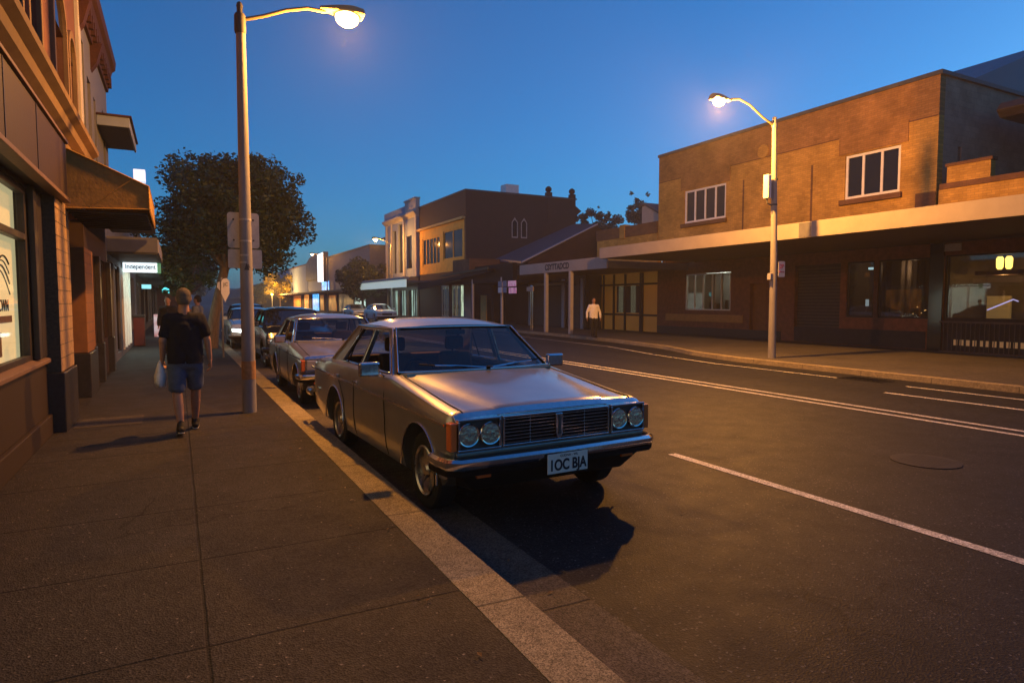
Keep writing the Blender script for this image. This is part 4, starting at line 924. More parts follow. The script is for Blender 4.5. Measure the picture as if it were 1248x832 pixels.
for a, b_ in ((57.3, 59.7), (60.3, 62.6), (63.2, 66.4)):
    f = window(WB, Xb - .06, .1, a, b_, .3, 2.9, cols=2, fm='darkframe', gm='clearglass', fw=.07); MB().box((Xb + .7, a, .2), (Xb + .72, b_, 3.0)).build('lit_interior', 'shopteal', f)
ld = bpy.data.lights.new('canopy_light', 'AREA'); ld.energy = 120; ld.color = (.75, 1., .9); ld.shape = 'RECTANGLE'; ld.size = 2; ld.size_y = 12
lo = bpy.data.objects.new('canopy_light', ld); link(lo); lo.location = (18.4, 60, 3.2)
# ================================================================== farther right-hand street buildings
def far_building(label, y0, y1, zt, m, x=20., zc=3.1, canopy=True, wins=(), mr='darkgrey'):
    t = thing('street_building', label, 'building', (x + 4, (y0 + y1) / 2, .12))
    MB().box((x, y0, 3.3), (x + 14, y1, zt)).build('upper_wall', m, t)
    MB().box((x - .1, y0 - .1, zt), (x + 14, y1 + .1, zt + .18)).build('roof', mr, t)
    MB().box((x + .5, y0, .12), (x + 14, y1, 3.3)).build('ground_wall', 'brownrender', t)
    if canopy: MB().box((x - 2.6, y0, zc - .1), (x, y1, zc + .12)).build('canopy', 'rust', t)
    for (a, b_, za, zb, mm) in wins: MB().box((x + .4, a, za), (x + .49, b_, zb)).build('shop_window', mm, t)
    return t
M['bluelit'] = emis_var('bluelit', (.03, .25, .9), (.15, .55, .95), 1.6, 1.2); M['signboard'] = emis('signboard', (.85, .95, 1.), 1.6); M['cyanboard'] = emis('cyanboard', (.55, .75, .70), .9); M['orangelit'] = emis_var('orangelit', (1., .35, .06), (.05, .02, .01), .9, 1.2)
f1 = far_building('boxy grey building behind the round street tree on the right', 74, 101.5, 8.2, 'greypaint', wins=((78, 83, .4, 2.8, 'shopteal'), (84, 92, .4, 2.8, 'shoptan'), (94, 99, .4, 2.7, 'warmshop')))
MB().box((19.9, 79, 3.0), (20.0, 87, 3.9)).build('shop_sign', 'cyanboard', f1)
mb = MB()
for k in range(5): mb.box((19.9, 96.5 + k * 1.1, 3.5), (19.98, 97.1 + k * 1.1, 4.8))
mb.build('shop_sign', 'bluelit', f1)
ls = thing('glowing_sign', 'tall glowing white sign panel above the distant shops', 'sign', (19.6, 99, 4.7))
MB().box((19.3, 96.9, 4.8), (19.9, 101.6, 9.0)).build('panel', 'signboard', ls); MB().box((19.25, 96.7, 4.7), (19.95, 96.9, 9.1)).build('edge', 'darkgrey', ls)
f2 = far_building('distant shop with dark patterned billboard left of the glowing sign panel', 102, 113.6, 5.2, 'offwhite', wins=((103, 105.5, .4, 2.8, 'warmshop'), (107, 112, .3, 3.0, 'bluelit')))
M['billboard'] = mat('billboard', (.05, .045, .05), .6, col2=(.22, .18, .16), scale=1.6)
bb = thing('billboard', 'dark patterned curved top billboard above the distant shop', 'billboard', (20, 108, 5))
MB().prism([(102.6, 5.3), (113.4, 5.3), (113.4, 8.1), (110, 8.9), (106, 9.3), (102.6, 9.3)], 19.6, 19.9, 'x').build('face', 'billboard', bb)
f3 = far_building('long pale flat roofed building beyond the billboard', 114, 150, 8.1, 'paleblue', mr='redstucco', wins=((116, 120, .4, 3, 'orangelit'), (124, 132, .4, 2.9, 'warmshop')))
f4 = far_building('dim low building at the far end of the street', 150, 330, 6.5, 'brownrender')
f5 = thing('terracotta_roof_house', 'house with low terracotta roof behind the round street tree', 'house', (27, 85, 0))
MB().box((22, 70, .1), (30, 73.5, 9.0)).build('wall', 'paleblue', f5); MB().prism([(21, 9.0), (31, 9.0), (26, 10.6)], 69, 74, 'y').build('roof', 'redstucco', f5)
# house roof behind the brick building, top right
hr = thing('gabled_house', 'house with dark blue metal gable roof behind the brick building', 'house', (38, 22, 0))
MB().box((33, 17, .1), (52, 30, 12.0)).build('wall', 'purplebrick', hr)
MB().prism([(29.5, 10.6), (52, 10.6), (42, 15.6)], 17.0, 30, 'y').build('roof', 'metalroof', hr)
fr_ = thing('flat_roof_pavilion', 'dark flat roofed upper storey jutting over the wing at the right edge', 'building', (30, 9, 4.7))
MB().prism([(23.9, 7.95), (24.15, 7.72), (38, 7.55), (38, 8.45), (24.15, 8.22)], 2, 11.6, 'y').build('roof', 'darkframe', fr_, bevel=.04)
MB().box((30.5, 3, 4.72), (37, 11.0, 7.55)).build('wall', 'brownrender', fr_)
# end of the street
t = thing('end_building', 'dark distant building closing the end of the street', 'building', (6, 400, 0))
MB().box((-60, 400, 0), (60, 410, 9)).build('wall', 'brownrender', t); MB().box((-60, 399, 9), (60, 411, 9.4)).build('roof', 'darkgrey', t)

lt = thing('added_lantern', 'added amber globe on a post, put in to light the distant tree', 'added_lantern', (15.9, 128, .12))  # made-up lamp post, added to light the tree behind
MB().tube([(15.9, 128, .12), (15.9, 128, 2.9)], .06, 8).build('post', 'darkgrey', lt); MB().sphere((15.9, 128, 3.1), .22, 10, 8).build('globe', emis('amberglobe', (1, .5, .12), 5), lt)
ld = bpy.data.lights.new('tree_fill_light', 'POINT'); ld.energy = 7000; ld.color = (1., .55, .15); ld.shadow_soft_size = .2  # invented point light that brightens the distant tree
lo = bpy.data.objects.new('tree_fill_light', ld); link(lo); lo.parent = lt; lo.location = (-.3, -1.5, 3.4)

for n_, (x_, y_, z_, e_, c_) in enumerate([(X + .95, 10.7, 2.5, 40, (1., .6, .2)), (X + 1.3, 7.2, 2.9, 20, (1., .6, .25)), (X + 1.2, 13.6, 2.9, 24, (1., .65, .35)), (X + 1.0, 22.4, 2.9, 26, (.85, .9, .75))]):
    ld = bpy.data.lights.new('room_fill_light', 'POINT'); ld.energy = e_; ld.color = c_; ld.shadow_soft_size = .12  # fill lights added to the rooms to raise their glow
    lo = bpy.data.objects.new('room_fill_light', ld); link(lo); lo.location = (x_, y_, z_)
# ================================================================== trees
def leaves(cl, n, size, rnd, squash=.5):
    """cl: list of (centre, radius) clumps; returns MB with n leaf quads"""
    b = MB(); tot = sum(r ** 2 for _, r in cl)
    for c, r in cl:
        c = Vector(c); k = int(n * r * r / tot)
        for _ in range(k):
            d = Vector((rnd.gauss(0, 1), rnd.gauss(0, 1), rnd.gauss(0, 1))).normalized()
            rr = r * (rnd.random() ** .38) * (1 + .28 * noise.noise(d * 2.3 + c))
            p = c + Vector((d.x, d.y, d.z * .82)) * rr
            a = Vector((rnd.gauss(0, 1), rnd.gauss(0, 1), rnd.gauss(0, .6))).normalized(); q = a.cross(Vector((rnd.gauss(0, 1), rnd.gauss(0, 1), rnd.gauss(0, 1)))).normalized()
            s = size * (.6 + .8 * rnd.random()); u, v = a * s, q * s * squash
            b.add([p - u * .5, p + v * .5 - u * .05, p + u * .5, p - v * .5 - u * .05], [(0, 1, 2, 3)])
    return b
def tree(name, label, base, height, rad, trunk_h, n, size, leafm='leaf', seed=1, tr=.18, group=None, clumps=34, lean=(0, 0), extra=()):
    rnd = random.Random(seed); t = thing(name, label, 'tree', base, group); bx_, by_, bz = base
    top = Vector((bx_ + lean[0], by_ + lean[1], bz + trunk_h)); cz = (height + trunk_h * .8) / 2 + bz; hz = (height - trunk_h * .8) / 2
    cl = []
    for i in range(clumps):
        d = Vector((rnd.gauss(0, 1), rnd.gauss(0, 1), rnd.gauss(0, 1))).normalized() * (rnd.random() ** .45)
        p = Vector((top.x + lean[0] * .6 + d.x * rad * .82, top.y + d.y * rad * .82, cz + d.z * hz * .82 * (1 - .25 * max(0, d.z) * abs(d.x)))); cl.append((p, rad * (.13 + .26 * rnd.random() ** 1.3)))
    for i in range(clumps // 2):
        d = Vector((rnd.gauss(0, 1), rnd.gauss(0, 1), rnd.gauss(0, .8))).normalized() * rnd.uniform(.88, 1.08)
        cl.append((Vector((top.x + lean[0] * .6 + d.x * rad * .85, top.y + d.y * rad * .85, cz + d.z * hz * .88)), rad * rnd.uniform(.07, .15)))
    cl += list(extra)
    leaves(cl, n, size, rnd).build('crown', leafm, t, recalc=False)
    b = MB(); b.tube([(bx_, by_, bz - .05), (bx_ + lean[0] * .3, by_, bz + trunk_h * .4), tuple(top)], [tr * 1.25, tr * .9, tr * .75], 12)
    for c, r in cl[:18]:
        m_ = (top + Vector(c)) / 2 + Vector((rnd.uniform(-.2, .2), rnd.uniform(-.2, .2), -.15)); b.tube([tuple(top - Vector((0, 0, .15))), tuple(m_), tuple(c)], [tr * .5, tr * .28, tr * .08], 6)
    b.build('trunk', 'bark', t, smooth=60)
    return t
tree('street_tree', 'large dark leafy street tree on the near footpath behind the street lamp', (.98, 24.3, .12), 7.0, 2.75, 2.9, 46000, .15, 'leaf', 4, .19, clumps=74, lean=(.55, 0), extra=[((-.3, 24.0, 3.0), .6), ((.2, 24.4, 2.6), .5), ((-.6, 24.6, 3.8), .7)])
tree('street_tree', 'round dark street tree on the right in front of the grey boxy building', (17.3, 67, .12), 6.3, 3.0, 1.9, 9000, .32, 'leafdark', 9, .17, clumps=40)
tree('street_tree', 'tree with leaves coloured yellow as if lit amber at the distant shops behind the parked cars', (18.0, 133, .12), 7.6, 4.2, 2.4, 5000, .5, 'leaf_amberlit', 11, .16, clumps=24)
tree('street_tree', 'lower tree in the same amber-lit leaf colour, left of the first in the far distance', (17.0, 150, .12), 5.8, 3.6, 1.8, 3000, .5, 'leaf_amberlit', 12, .14, clumps=16)
for i, (x, y, h, r, s, lab) in enumerate([(41.3, 62, 12.4, 1.6, 21, 'leftmost of the dark trees above the blue metal roof'), (43.6, 62, 13.6, 1.9, 22, 'dark rounded tree between the brown building and the cream stair roof'), (46.6, 64, 13.2, 2.2, 23, 'dark tree directly behind the cream stair roof'),
                                          (50.0, 62, 15.6, 2.5, 24, 'tallest dark tree touching the brick parapet edge')]):
    tree('background_tree', lab, (x, y, 0), h, r, h * .62, 4200, .34, 'leafdark', s, .22, group='dark trees behind the roofs', clumps=26)
tree('background_tree', 'leafy tree coloured bright green as if lit over the far left footpath end', (.3, 31, .12), 4.4, 1.35, 1.9, 6000, .13, 'leaf_greenlit', 31, .1, clumps=18)
tree('street_tree', 'farther dark tree on the near kerb beyond the parked cars', (1.0, 80, .12), 8.5, 3.6, 2.5, 6000, .35, 'leafdark', 41, .2)
tree('street_tree', 'farthest dark tree on the near kerb', (1.1, 125, .12), 9.5, 4.5, 2.5, 5000, .5, 'leafdark', 42, .22)
# pointed sign on a pole in front of the street tree
sp = thing('pointed_sign', 'white pointed sign on a slim pole in front of the street tree trunk', 'sign', (1.28, 20, .12))
MB().tube([(1.14, 20.03, .12), (1.14, 20.03, 2.4)], .025, 8).build('pole', 'steelpole', sp)
MB().prism([(1.12, 1.95), (1.22, 1.70), (1.34, 1.95), (1.34, 2.30), (1.27, 2.38), (1.18, 2.36), (1.13, 2.28)], 20.0, 20.012, 'y').build('plate', 'whitepaint', sp)
MB().prism([(1.02, 2.12), (1.10, 2.02), (1.10, 2.28), (1.04, 2.26)], 20.05, 20.06, 'y').build('side_plate', 'whitepaint', sp)
text('sign_text', 'JC', 'darkprint', sp, (1.245, 19.995, 2.2), (R(90), 0, 0), .13)

# ================================================================== cars
def car(spec, name, label, loc, yaw=0., group='cars parked along the near kerb'):
    S = dict(W=.93, L=4.53, zf=.878, zc=1.03, zb=1.01, zt=.95, zr=1.525, wsb=1.42, wst=1.93, rrt=3.10, rrb=3.72, wf=.64, wr=3.31, wr_=.315, tw=.18, nose='twin', roofw=.675, paint='paint_silver', trim=True, lit=False, zlow=.20, noser=.042, dark=False, tint='carglass', detail=True, spokes=6)
    S.update(spec); g = S
    root = thing(name, label, 'car', (0, 0, 0), group)
    W, Lc = g['W'], g['L']; paint = M[g['paint']]
    nr = g['noser']
    zt = lambda y: interp([(0, g['zf'] - nr - .01), (.012, g['zf'] - nr + .008), (.062, g['zf'] - .004), (.10, g['zf'] + .006), (.3, g['zf'] + .022), (g['wsb'] - .03, g['zc']), (g['wsb'] + .3, g['zb']), (g['rrb'], g['zb']), (g['rrb'] + .15, g['zt'] + .02), (Lc - .1, g['zt']), (Lc - .02, g['zt'] - .03), (Lc, g['zt'] - .08)], y)
    wd = lambda y: interp([(0, W - .035), (.02, W - .018), (.08, W - .006), (.4, W), (Lc - .6, W), (Lc - .1, W - .03), (Lc, W - .06)], y)
    crown = lambda y: interp([(0, .25), (.1, 1), (g['wsb'] - .1, 1), (g['wsb'], .3), (g['rrb'], .3), (Lc - .1, .5), (Lc, .1)], y)
    xc = lambda y: min(.79, .50 + .17 * y) if y < g['wsb'] else .75
    ys = sorted({0, .006, .012, .03, .062, .10, .13, .18, .3, .5, .75, 1.0, 1.2, g['wsb'] - .1, g['wsb'] - .03, g['wsb'], g['wsb'] + .3, 2.2, 2.6, 3.0, 3.4, g['rrb'], g['rrb'] + .15, Lc - .5, Lc - .3, Lc - .1, Lc - .05, Lc - .02, Lc})
    def half(y):
        z = zt(y); w_ = wd(y); h = crown(y); c = xc(y)
        side = [(.0, -.15), (.004, .64), (.003, .5), (-.012, .36), (-.04, .25), (-.13, g['zlow'])]
        pts = [(0, z + .024 * h), (.25, z + .023 * h), (c - .02, z + .016 * h), (c + .012, z + .002 * h), (.5 * (c + w_), z), (w_ - .065, z - .006), (w_ - .03, z - .026), (w_ - .010, z - .065), (w_, min(z - .15, .78)), (w_ + .004, .64), (w_ + .003, .5), (w_ - .012, .36), (w_ - .04, .26), (w_ - .13, g['zlow'])]
        zl = min(interp([(0, .45), (.1, .38), (.3, .24), (.45, g['zlow'])], y), 1) if y < 2 else interp([(Lc - .5, g['zlow']), (Lc - .1, .36), (Lc, .42)], y)
        return [(x, max(z, zl + .002 * (14 - i))) for i, (x, z) in enumerate(pts)]
    vs = []; 
    for y in ys:
        h = half(y); ring = [(x, z) for x, z in h] ; ring = [(-x, z) for x, z in h[:0:-1]] + ring
        vs += [(x, y, z) for x, z in ring]
    n = len(half(0)) * 2 - 1; fs = []
    for i in range(len(ys) - 1):
        for k in range(n): fs.append((i * n + k, i * n + (k + 1) % n, (i + 1) * n + (k + 1) % n, (i + 1) * n + k))
    fs += [tuple(range(n))[::-1], tuple(range((len(ys) - 1) * n, len(ys) * n))]
    body = MB().add(vs, fs).build('body', paint, root)
    # cut wheel wells and the cabin
    cuts = MB()
    ar = g['wr_'] + .075
    for y in (g['wf'], g['wr']):
        for s in (-1, 1):
            cuts.lathe([(ar, s * .58), (ar, s * (W + .2))], (0, y, g['wr_'] + .015), 'x', 36)
    co = cuts.build('cut', paint)
    c2 = MB().box((-.76, g['wsb'] + .06, .34), (.76, g['rrb'] - .04, 1.3)).build('cut', paint)
    for c_ in (co, c2):
        m_ = body.modifiers.new('b', 'BOOLEAN'); m_.operation = 'DIFFERENCE'; m_.object = c_; m_.solver = 'EXACT'
    bpy.context.view_layer.update(); apply_mods(body)
    for c_ in (co, c2): bpy.data.objects.remove(c_)
    for p in body.data.polygons: p.use_smooth = True
    body.data.set_sharp_from_angle(angle=R(28))
    # wheel well liners
    mb = MB()
    for y in (g['wf'], g['wr']): mb.box((-.57, y - ar, .3), (.57, y + ar, g['wr_'] + ar))
    mb.build('wheel_well', 'black', root)
    # roof panel
    rw, zr = g['roofw'], g['zr']; NX = 16
    ry = [g['wst'] - .02 + (g['rrt'] - g['wst'] + .04) * i / 10 for i in range(11)]
    vs = []; 
    for i, y in enumerate(ry):
        e = 1 - (abs(2 * i / 10 - 1)) ** 3
        for layer in (0, 1):
            for k in range(NX + 1):
                u = 2 * k / NX - 1; x = rw * u; z = zr - .095 + .022 * e + .078 * (1 - abs(u) ** 3.0) * (.45 + .55 * e) - .014 * layer
                # bow the front edge
                yy = y - (.05 * (1 - u * u) if i == 0 else 0) + (.04 * (1 - u * u) if i == 10 else 0)
                vs.append((x, yy, z))
    m2 = (NX + 1) * 2; fs = []
    for i in range(10):
        for k in range(NX):
            a = i * m2 + k; fs.append((a, a + 1, a + m2 + 1, a + m2)); a2 = a + NX + 1; fs.append((a2, a2 + m2, a2 + m2 + 1, a2 + 1))
        for k in (0, NX): a = i * m2 + k; fs.append((a, a + NX + 1, a + NX + 1 + m2, a + m2))
    for i in (0, 10):
        for k in range(NX): a = i * m2 + k; fs.append((a, a + NX + 1, a + NX + 2, a + 1))
    MB().add(vs, fs).build('roof', paint, root, smooth=40)
    zg = zr - .095   # gutter height
    def side(s, t, d=0.):   # side glass plane
        return s * ((W - .085) + (rw - (W - .085)) * t - d)
    zz = lambda t: g['zb'] - .012 + (zg - g['zb'] + .012) * t
    def ln(a, b, t): return a + (b - a) * t
    A0, A1 = g['wsb'] + .03, g['wst']; C0, C1 = g['rrb'] - .02, g['rrt']
    yB = g.get('yB', 2.50); tl, th_ = .045, .93
    P = lambda s, y, t, d=0: (side(s, t, d), y, zz(t))
    fr0 = A0 + .11; ftop = A1 + .07
    rr0 = g.get('rr0', C0 - .46); rtop = C1 - .30 + .1
    for s in (-1, 1):
        mb = MB()
        def strip(a, b, c, d, dd=.035):   # quad of (y,t)
            mb.hexa([P(s, *a), P(s, *b), P(s, *c), P(s, *d), P(s, *a, dd), P(s, *b, dd), P(s, *c, dd), P(s, *d, dd)])
        strip((A0, 0), (fr0, tl), (ftop, th_), (A1, 1))             # A pillar
        strip((A0, 0), (C0, 0), (rr0 , tl), (fr0, tl))               # belt
        strip((A1, 1), (ftop, th_), (rtop, th_), (C1, 1))            # header
        strip((C0, 0), (C1, 1), (rtop, th_), (rr0, tl))              # C pillar
        strip((yB - .035, tl), (yB + .045, tl), (yB - .01, th_), (yB - .07, th_))
        mb.build('pillars', paint, root, smooth=30)
        gl = MB()
        for a, b, c, d in (((fr0, tl), (yB - .035, tl), (yB - .07, th_), (ftop, th_)), ((yB + .045, tl), (rr0, tl), (rtop, th_), (yB - .01, th_))):
            gl.add([P(s, *a, .018), P(s, *b, .018), P(s, *c, .018), P(s, *d, .018)], [(0, 1, 2, 3)])
        gl.build('side_window', g['tint'], root, recalc=False)
        tr_ = MB()
        for poly in ([(fr0, tl), (yB - .035, tl), (yB - .07, th_), (ftop, th_)], [(yB + .045, tl), (rr0, tl), (rtop, th_), (yB - .01, th_)]):
            tr_.tube([P(s, y, t, -.004) for y, t in poly + poly[:1]], .008, 5, cap=False)
        tr_.tube([P(s, A0, 0, -.01), P(s, A1, 1.01, -.008), P(s, C1, 1.01, -.008), P(s, C0, 0, -.01)], .009, 6)
        tr_.build('window_trim', 'chrome' if g['trim'] else 'black', root, smooth=60)
        if yB + .3 < rr0 - .3:
            MB().tube([P(s, rr0 - .22, tl, .0), P(s, rr0 - .22 - .05, th_, .0)], .008, 5).build('quarter_light_bar', 'black', root)
    # windscreens
    def screen(y0, y1, w0, w1, z0, z1, bow, name, mgl):
        vs = []; N, K = 14, 6
        for j in range(K + 1):
            t = j / K
            for k in range(N + 1):
                u = 2 * k / N - 1; b_ = bow * (1 - u * u) * (1 - .45 * t)
                vs.append(((w0 + (w1 - w0) * t) * u, ln(y0, y1, t) - b_, ln(z0, z1, t) + .012 * (1 - u * u) * (t)))
        fs = [(j * (N + 1) + k, j * (N + 1) + k + 1, (j + 1) * (N + 1) + k + 1, (j + 1) * (N + 1) + k) for j in range(K) for k in range(N)]
        o = MB().add(vs, fs).build(name, mgl, root, smooth=60, recalc=False)
        loop = [vs[k] for k in range(N + 1)] + [vs[j * (N + 1) + N] for j in range(1, K + 1)] + [vs[K * (N + 1) + k] for k in range(N - 1, -1, -1)] + [vs[j * (N + 1)] for j in range(K - 1, -1, -1)]
        MB().tube(loop, .017, 6, cap=False).build('gasket', 'black', o, smooth=60)
        MB().tube([(x * 1.004, y - math.copysign(.012, bow), z + .008) for x, y, z in loop], .0075, 6, cap=False).build('chrome_trim', 'chrome' if g['trim'] else 'black', o, smooth=60)
        return o
    ws = screen(g['wsb'], g['wst'] - .01, W - .115, rw - .02, g['zc'] + .012, zg + .0, .10, 'windscreen', g['tint'])
    screen(g['rrb'] + .005, g['rrt'] + .01, W - .16, rw - .03, g['zb'] + .01, zg, -.07, 'rear_window', g['tint'])
    # cowl + wipers
    MB().hexa([(-W + .15, g['wsb'] - .14, g['zc'] - .01), (W - .15, g['wsb'] - .14, g['zc'] - .01), (W - .12, g['wsb'] + .06, g['zc'] - .01), (-W + .12, g['wsb'] + .06, g['zc'] - .01),
               (-W + .15, g['wsb'] - .14, g['zc'] + .016), (W - .15, g['wsb'] - .14, g['zc'] + .016), (W - .12, g['wsb'] + .06, g['zc'] + .008), (-W + .12, g['wsb'] + .06, g['zc'] + .008)]).build('cowl', paint, root)
    if g['detail']:
        for x0, x1 in ((-.02, -.66), (.42, .02)) if g['nose'] != 'rect' else ((-.1, -.6), (.4, 0)):
            pass
        for (x0, x1, e) in ((.05, -.62, .12), (.12, .70, .14)):
            b_ = MB(); y_ = g['wsb'] - .085 - .02
            b_.tube([(x0, y_, g['zc'] + .035), (ln(x0, x1, .45), y_ + .03, g['zc'] + .06), (ln(x0, x1, .8), y_ + .02, g['zc'] + .075)], .008, 6); wo = b_.build('wiper', 'chrome', root)
            MB().tube([(ln(x0, x1, .3), y_ + .02, g['zc'] + .04), (x1, y_ + .08, g['zc'] + .085)], .007, 5).build('blade', 'black', wo)
        b_ = MB().lathe([(.02, -.01), (.02, .03)], (.07, g['wsb'] - .12, g['zc'] + .015), n=10); b_.build('wiper_pivot', 'black', root)
    # shut lines
    th2 = .0045
    for s in (-1, 1):
        MB().tube([(s * (W - .13 + 0 * y), y, zt(y) + .0015) for y in (.06, .095, .3, .6, 1.0, g['wsb'] - .1)], th2, 4).build('shut_line', 'black', root)
        for y, yb2 in ((g['wsb'] + .09, g['wsb'] + .05), (yB + .0, yB - .0), (g['wr'] - ar - .03 + .2, g['wr'] - ar - .03)):
            MB().tube([(s * (W - .02), y, g['zb'] - .05), (s * (W + .0015), y, .8), (s * (W + .0055), yb2, .62), (s * (W + .004), yb2, .5), (s * (W - .011), yb2, .36), (s * (W - .035), yb2, .28)], th2, 4).build('shut_line', 'black', root)
    # handles, trim strip
    for s in (-1, 1):
        for y in (yB - .17, g['wr'] - .22 if g['detail'] else yB + .7):
            MB().box((s * (W + .0), y, .845), (s * (W + .028), y + .14, .875)).build('door_handle', 'chrome', root, bevel=.006)
        if g['trim']:
            MB().hexa([(s * W, .10, .775), (s * (W + .013), .10, .775), (s * (W + .013), Lc - .1, .842), (s * (W - .005), Lc - .1, .838), (s * W, .10, .795), (s * (W + .013), .10, .795), (s * (W + .013), Lc - .1, .860), (s * (W - .005), Lc - .1, .860)]).build('side_trim', 'chrome', root)
            for yw in (g['wf'], g['wr']):
                pts = [(s * (W + .004), yw + ar * math.cos(a), g['wr_'] + .015 + ar * math.sin(a)) for a in [R(-5 + 190 * i / 20) for i in range(21)]]
                MB().tube(pts, .009, 6).build('arch_trim', 'chrome', root, smooth=60)
        # mirrors
        mx = W + .10; my = g['wsb'] + .14
        mo = MB().box((s * (mx - .09), my, g['zb'] - .005), (s * (mx + .105), my + .07, g['zb'] + .13)).build('wing_mirror', 'chrome' if g['trim'] else paint, root, bevel=.018)
        MB().box((s * (mx - .075), my + .061, g['zb'] + .02), (s * (mx + .07), my + .064, g['zb'] + .10)).build('mirror_glass', 'darkglass', mo)
        MB().tube([(s * (W - .06), my + .03, g['zb'] - .03), (s * (mx - .07), my + .03, g['zb'] + .03)], .014, 6).build('mirror_arm', 'chrome', mo)
    # wheels
    for y in (g['wf'], g['wr']):
        for s in (-1, 1):
            wxc = s * (W - .045 - g['tw'] / 2); r = g['wr_']
            wt = MB().lathe([(r * .64, -g['tw'] / 2 * .8), (r * .80, -g['tw'] / 2), (r * .95, -g['tw'] / 2 * .92), (r, -g['tw'] / 2 * .7), (r, g['tw'] / 2 * .7), (r * .95, g['tw'] / 2 * .92), (r * .80, g['tw'] / 2), (r * .64, g['tw'] / 2 * .8)], (wxc, y, r), 'x', 36, close=True).build('wheel', 'rubber', root, smooth=35)
            xo = wxc + s * (g['tw'] / 2 - .012)
            rim = MB().lathe([(r * .63, -s * .03), (r * .67, s * .006), (r * .63, s * .012), (r * .585, s * .0), (r * .57, -s * .08), (r * .50, -s * .085), (r * .10, -s * .085)], (xo, y, r), 'x', 32)
            rim = rim.build('rim', 'alloy', wt, smooth=35); 
            MB().lathe([(r * .565, -s * .08), (r * .565, -s * .076)], (xo, y, r), 'x', 30).build('brake_disc', 'darkgrey', wt)
            sp_ = MB()
            for k in range(g['spokes']):
                a = 2 * math.pi * k / g['spokes'] + .3
                for (ra, rb, wa, wb) in ((.05, r * .6, .032, .018),):
                    ca, sa = math.cos(a), math.sin(a)
                    q = []
                    for xx in (-s * .055, -s * .02):
                        for (rr_, ww) in ((ra, wa), (rb, wb)):
                            for e in (-1, 1): q.append((xo + xx, y + ca * rr_ - sa * ww * e, r + sa * rr_ + ca * ww * e))
                    sp_.hexa([q[0], q[1], q[3], q[2], q[4], q[5], q[7], q[6]])
            sp_.lathe([(.06, -s * .07), (.062, -s * .012), (.045, s * .004), (.02, s * .01)], (xo, y, r), 'x', 18); sp_.build('spokes', 'alloy', wt, smooth=30)
    # front end
    F = -.002
    def ring(mbx, x0, x1, z0, z1, t_, ya, yb): mbx.box((x0, ya, z0), (x1, yb, z0 + t_)); mbx.box((x0, ya, z1 - t_), (x1, yb, z1)); mbx.box((x0, ya, z0 + t_), (x0 + t_, yb, z1 - t_)); mbx.box((x1 - t_, ya, z0 + t_), (x1, yb, z1 - t_)); return mbx
    nose = g['nose']; z1 = g['zf'] - nr + .002; z0 = z1 - (.235 if g['nose'] == 'twin' else .20)
    if nose in ('twin', 'rect'):
        gw = .505
        gr = ring(MB(), -gw, gw, z0, z1, .014, -.035, F).build('grille', 'chrome', root, bevel=.003)
        MB().box((-gw + .012, -.008, z0 + .012), (gw - .012, F, z1 - .012)).build('grille_back', 'black', gr)
        sl = MB()
        for k in range(1, 9): zc_ = z0 + (z1 - z0) * k / 9; sl.box((-gw + .014, -.028, zc_ - .0028), (gw - .014, -.008, zc_ + .0028))
        for xx in (-.26, .26): sl.box((xx - .002, -.022, z0 + .014), (xx + .002, -.008, z1 - .014))
        sl.build('slats', 'chrome', gr)
        em = MB().prism([(-.035, z1 - .018), (.035, z1 - .018), (.035, z0 + .06), (.012, z0 + .016), (-.012, z0 + .016), (-.035, z0 + .06)], -.045, -.028, 'y'); em.build('grille_emblem', 'chrome', gr, bevel=.004)
        MB().box((-.012, -.049, z0 + .05), (.012, -.0455, z1 - .03)).build('emblem_inlay', 'darkgrey', gr)
        for s in (-1, 1):
            xa, xb = sorted((s * .525, s * (W - .045)))
            bz = ring(MB(), xa, xb, z0 - .005, z1 + .003, .017, -.04, F).build('headlight_bezel', 'chrome', root, bevel=.003)
            MB().box((xa + .012, -.012, z0 + .008), (xb - .012, F, z1 - .01)).build('bezel_back', 'darkgrey', bz)
            xm = (xa + xb) / 2; zc_ = (z0 + z1) / 2
            if nose == 'twin':
                for e in (-1, 1):
                    xx = xm + e * .091
                    hl = MB().lathe([(.088, -.012), (.090, -.034), (.084, -.042), (.077, -.040), (.077, -.012)], (xx, 0, zc_), 'y', 28).build('headlight', 'chrome', bz, smooth=35)
                    MB().lathe([(.078, -.034), (.070, -.024), (.055, -.014), (.03, -.0125), (.004, -.0124)], (xx, 0, zc_), 'y', 28).build('reflector', 'reflector', hl, smooth=60)
                    MB().sphere((xx, -.026, zc_), (.016, .012, .016), 10, 8).build('bulb', 'offwhite', hl, smooth=60)
                    MB().lathe([(.0785, -.036), (.068, -.046), (.05, -.054), (.025, -.059), (.002, -.061)], (xx, 0, zc_), 'y', 28).build('lens', 'lensglass', hl, smooth=60)
            else:
                MB().box((xa + .02, -.045, z0 + .02), (xb - .02, -.013, z1 - .02)).build('headlight', 'headlens', bz, bevel=.012)
            # corner indicator
            xi0, xi1 = sorted((s * (W - .042), s * (W + .012)))
            MB().box((xi0, -.03, z0 + .005), (xi1, .055, z1 - .02)).build('indicator', 'orange', root, bevel=.008)
            MB().box((s * (W * .67), -.06, .395), (s * (W * .67 + .12), -.035, .425)).build('parking_light', 'orange', root, bevel=.004)
        lt = MB(); N_ = 36; vs_ = []
        def zs(x_, y_): return interp([(a_, b_) for a_, b_ in half(y_)[:7]], abs(x_))
        for k in range(N_ + 1):
            x_ = -W + .05 + (2 * W - .10) * k / N_
            for (y_, dz) in ((.010, .006), (.030, .006), (.048, .005), (.060, .004), (.060, -.01), (.010, -.01)): vs_.append((x_, y_ - .003, zs(x_, y_) + dz))
